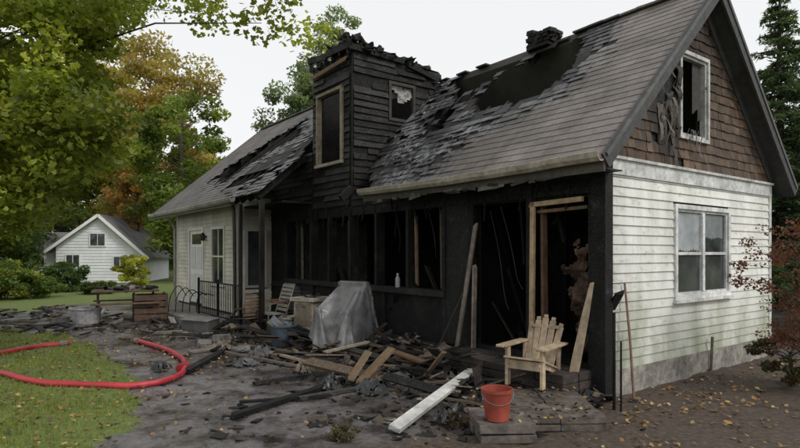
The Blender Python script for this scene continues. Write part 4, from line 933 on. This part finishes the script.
# ---------------------------------------------------------------- neighbour house
NE=empty('white_house',Matrix.Translation((at(96,32),32,0))@Matrix.Rotation(math.radians(8),4,'Z')); mb=MB()
Wt=(.84,.86,.88)
def npoly(pts,y0,y1,col):
    n=len(pts); mb.add([(a,y0,b) for a,b in pts]+[(a,y1,b) for a,b in pts],[tuple(range(n)),tuple(range(2*n-1,n-1,-1))]+[(i,(i+1)%n,n+(i+1)%n,n+i) for i in range(n)],col)
npoly([(-2.1,-.1),(2.4,-.1),(2.4,1.7),(.2,3.70),(-2.1,2.0)],0,6,Wt)
npoly([(-3.9,-.1),(-2.11,-.1),(-2.11,1.8),(-3.9,1.8)],.6,5.5,Wt)
for k in range(19):
    z=.1+k*.17; half=(2.3 if z<1.7 else 2.4-(z-1.7)*1.1); l=-2.08 if z<2.0 else .2-(3.7-z)*1.35
    if z<3.4: mb.lim(l,min(half,2.38),-.018,-.002,z,z+.025,(.70,.72,.74))
mb.build('walls',M_CLEAN,NE)
mb=MB(); rc=(.22,.22,.23)
def rs(x0,z0,x1,z1,y0,y1,t=.12): mb.hexa([(x0,y0,z0),(x1,y0,z1),(x1,y1,z1),(x0,y1,z0),(x0,y0,z0+t),(x1,y0,z1+t),(x1,y1,z1+t),(x0,y1,z0+t)],rc)
rs(.2,3.72,2.9,1.27,-.3,6.3); rs(-2.6,1.64,.2,3.72,-.3,6.3)
mb.hexa([(-4.1,.3,1.8),(-2.3,.3,1.8),(-2.3,3,2.8),(-4.1,3,2.8),(-4.1,.3,1.9),(-2.3,.3,1.9),(-2.3,3,2.9),(-4.1,3,2.9)],rc); mb.build('roof',M_ROOF,NE)
mb=MB(); mb.beam((.2,-.31,3.76),(2.9,-.31,1.31),.04,.16,(.85,.85,.85)); mb.beam((-2.6,-.31,1.68),(.2,-.31,3.76),.04,.16,(.85,.85,.85))
for x0,x1,z0,z1 in ((-.35,.55,2.0,2.8),(-1.6,-.8,.8,1.6),(.9,1.7,.8,1.5),(-3.5,-2.9,.8,1.5)):
    y=-.03 if x0>-2.5 else .57; mb.lim(x0,x1,y-.03,y+.02,z0,z1,(.85,.85,.85))
mb.build('window_trim',M_CLEAN,NE); mb=MB()
for x0,x1,z0,z1 in ((-.28,.48,2.07,2.73),(-1.53,-.87,.87,1.53),(.97,1.63,.87,1.43),(-3.43,-2.97,.87,1.43)):
    y=-.07 if x0>-2.5 else .53; mb.lim(x0,(x0+x1)/2-.02,y,y+.005,z0,z1,K0); mb.lim((x0+x1)/2+.02,x1,y,y+.005,z0,z1,K0)
mb.build('window_glass',M_GLASS,NE)
# ---------------------------------------------------------------- world, light, camera
w=bpy.data.worlds.new('World'); S.world=w; w.use_nodes=True; nt=w.node_tree; bg=nt.nodes['Background']
sd=Vector((.62,-.50,.78)).normalized()
sky=nt.nodes.new('ShaderNodeTexSky'); sky.sky_type='NISHITA'; sky.sun_disc=False; sky.sun_elevation=math.asin(sd.z); sky.sun_rotation=math.atan2(sd.x,sd.y); sky.dust_density=4; sky.air_density=1.0
hs=nt.nodes.new('ShaderNodeHueSaturation'); hs.inputs['Saturation'].default_value=.12; hs.inputs['Value'].default_value=1.0
nt.links.new(sky.outputs[0],hs.inputs['Color'])
mx=nt.nodes.new('ShaderNodeMix'); mx.data_type='RGBA'; mx.inputs[0].default_value=.8; mx.inputs[7].default_value=(6.95,7.05,7.1,1); nt.links.new(hs.outputs[0],mx.inputs[6]); nt.links.new(mx.outputs[2],bg.inputs[0]); bg.inputs[1].default_value=.145
sun=bpy.data.lights.new('sun','SUN'); sun.energy=1.5; sun.angle=math.radians(14); sun.color=(1,.95,.88); so=bpy.data.objects.new('sun',sun); link(so); so.rotation_euler=sd.to_track_quat('Z','Y').to_euler()
cam=bpy.data.cameras.new('camera'); cam.lens=F/800*36; cam.sensor_width=36; cam.shift_y=28/800; cam.clip_end=1500; co_=bpy.data.objects.new('camera',cam); link(co_); co_.location=(0,0,H); co_.rotation_euler=(math.pi/2,0,0); S.camera=co_
S.view_settings.view_transform='Standard'; S.view_settings.look='None'; S.view_settings.exposure=0
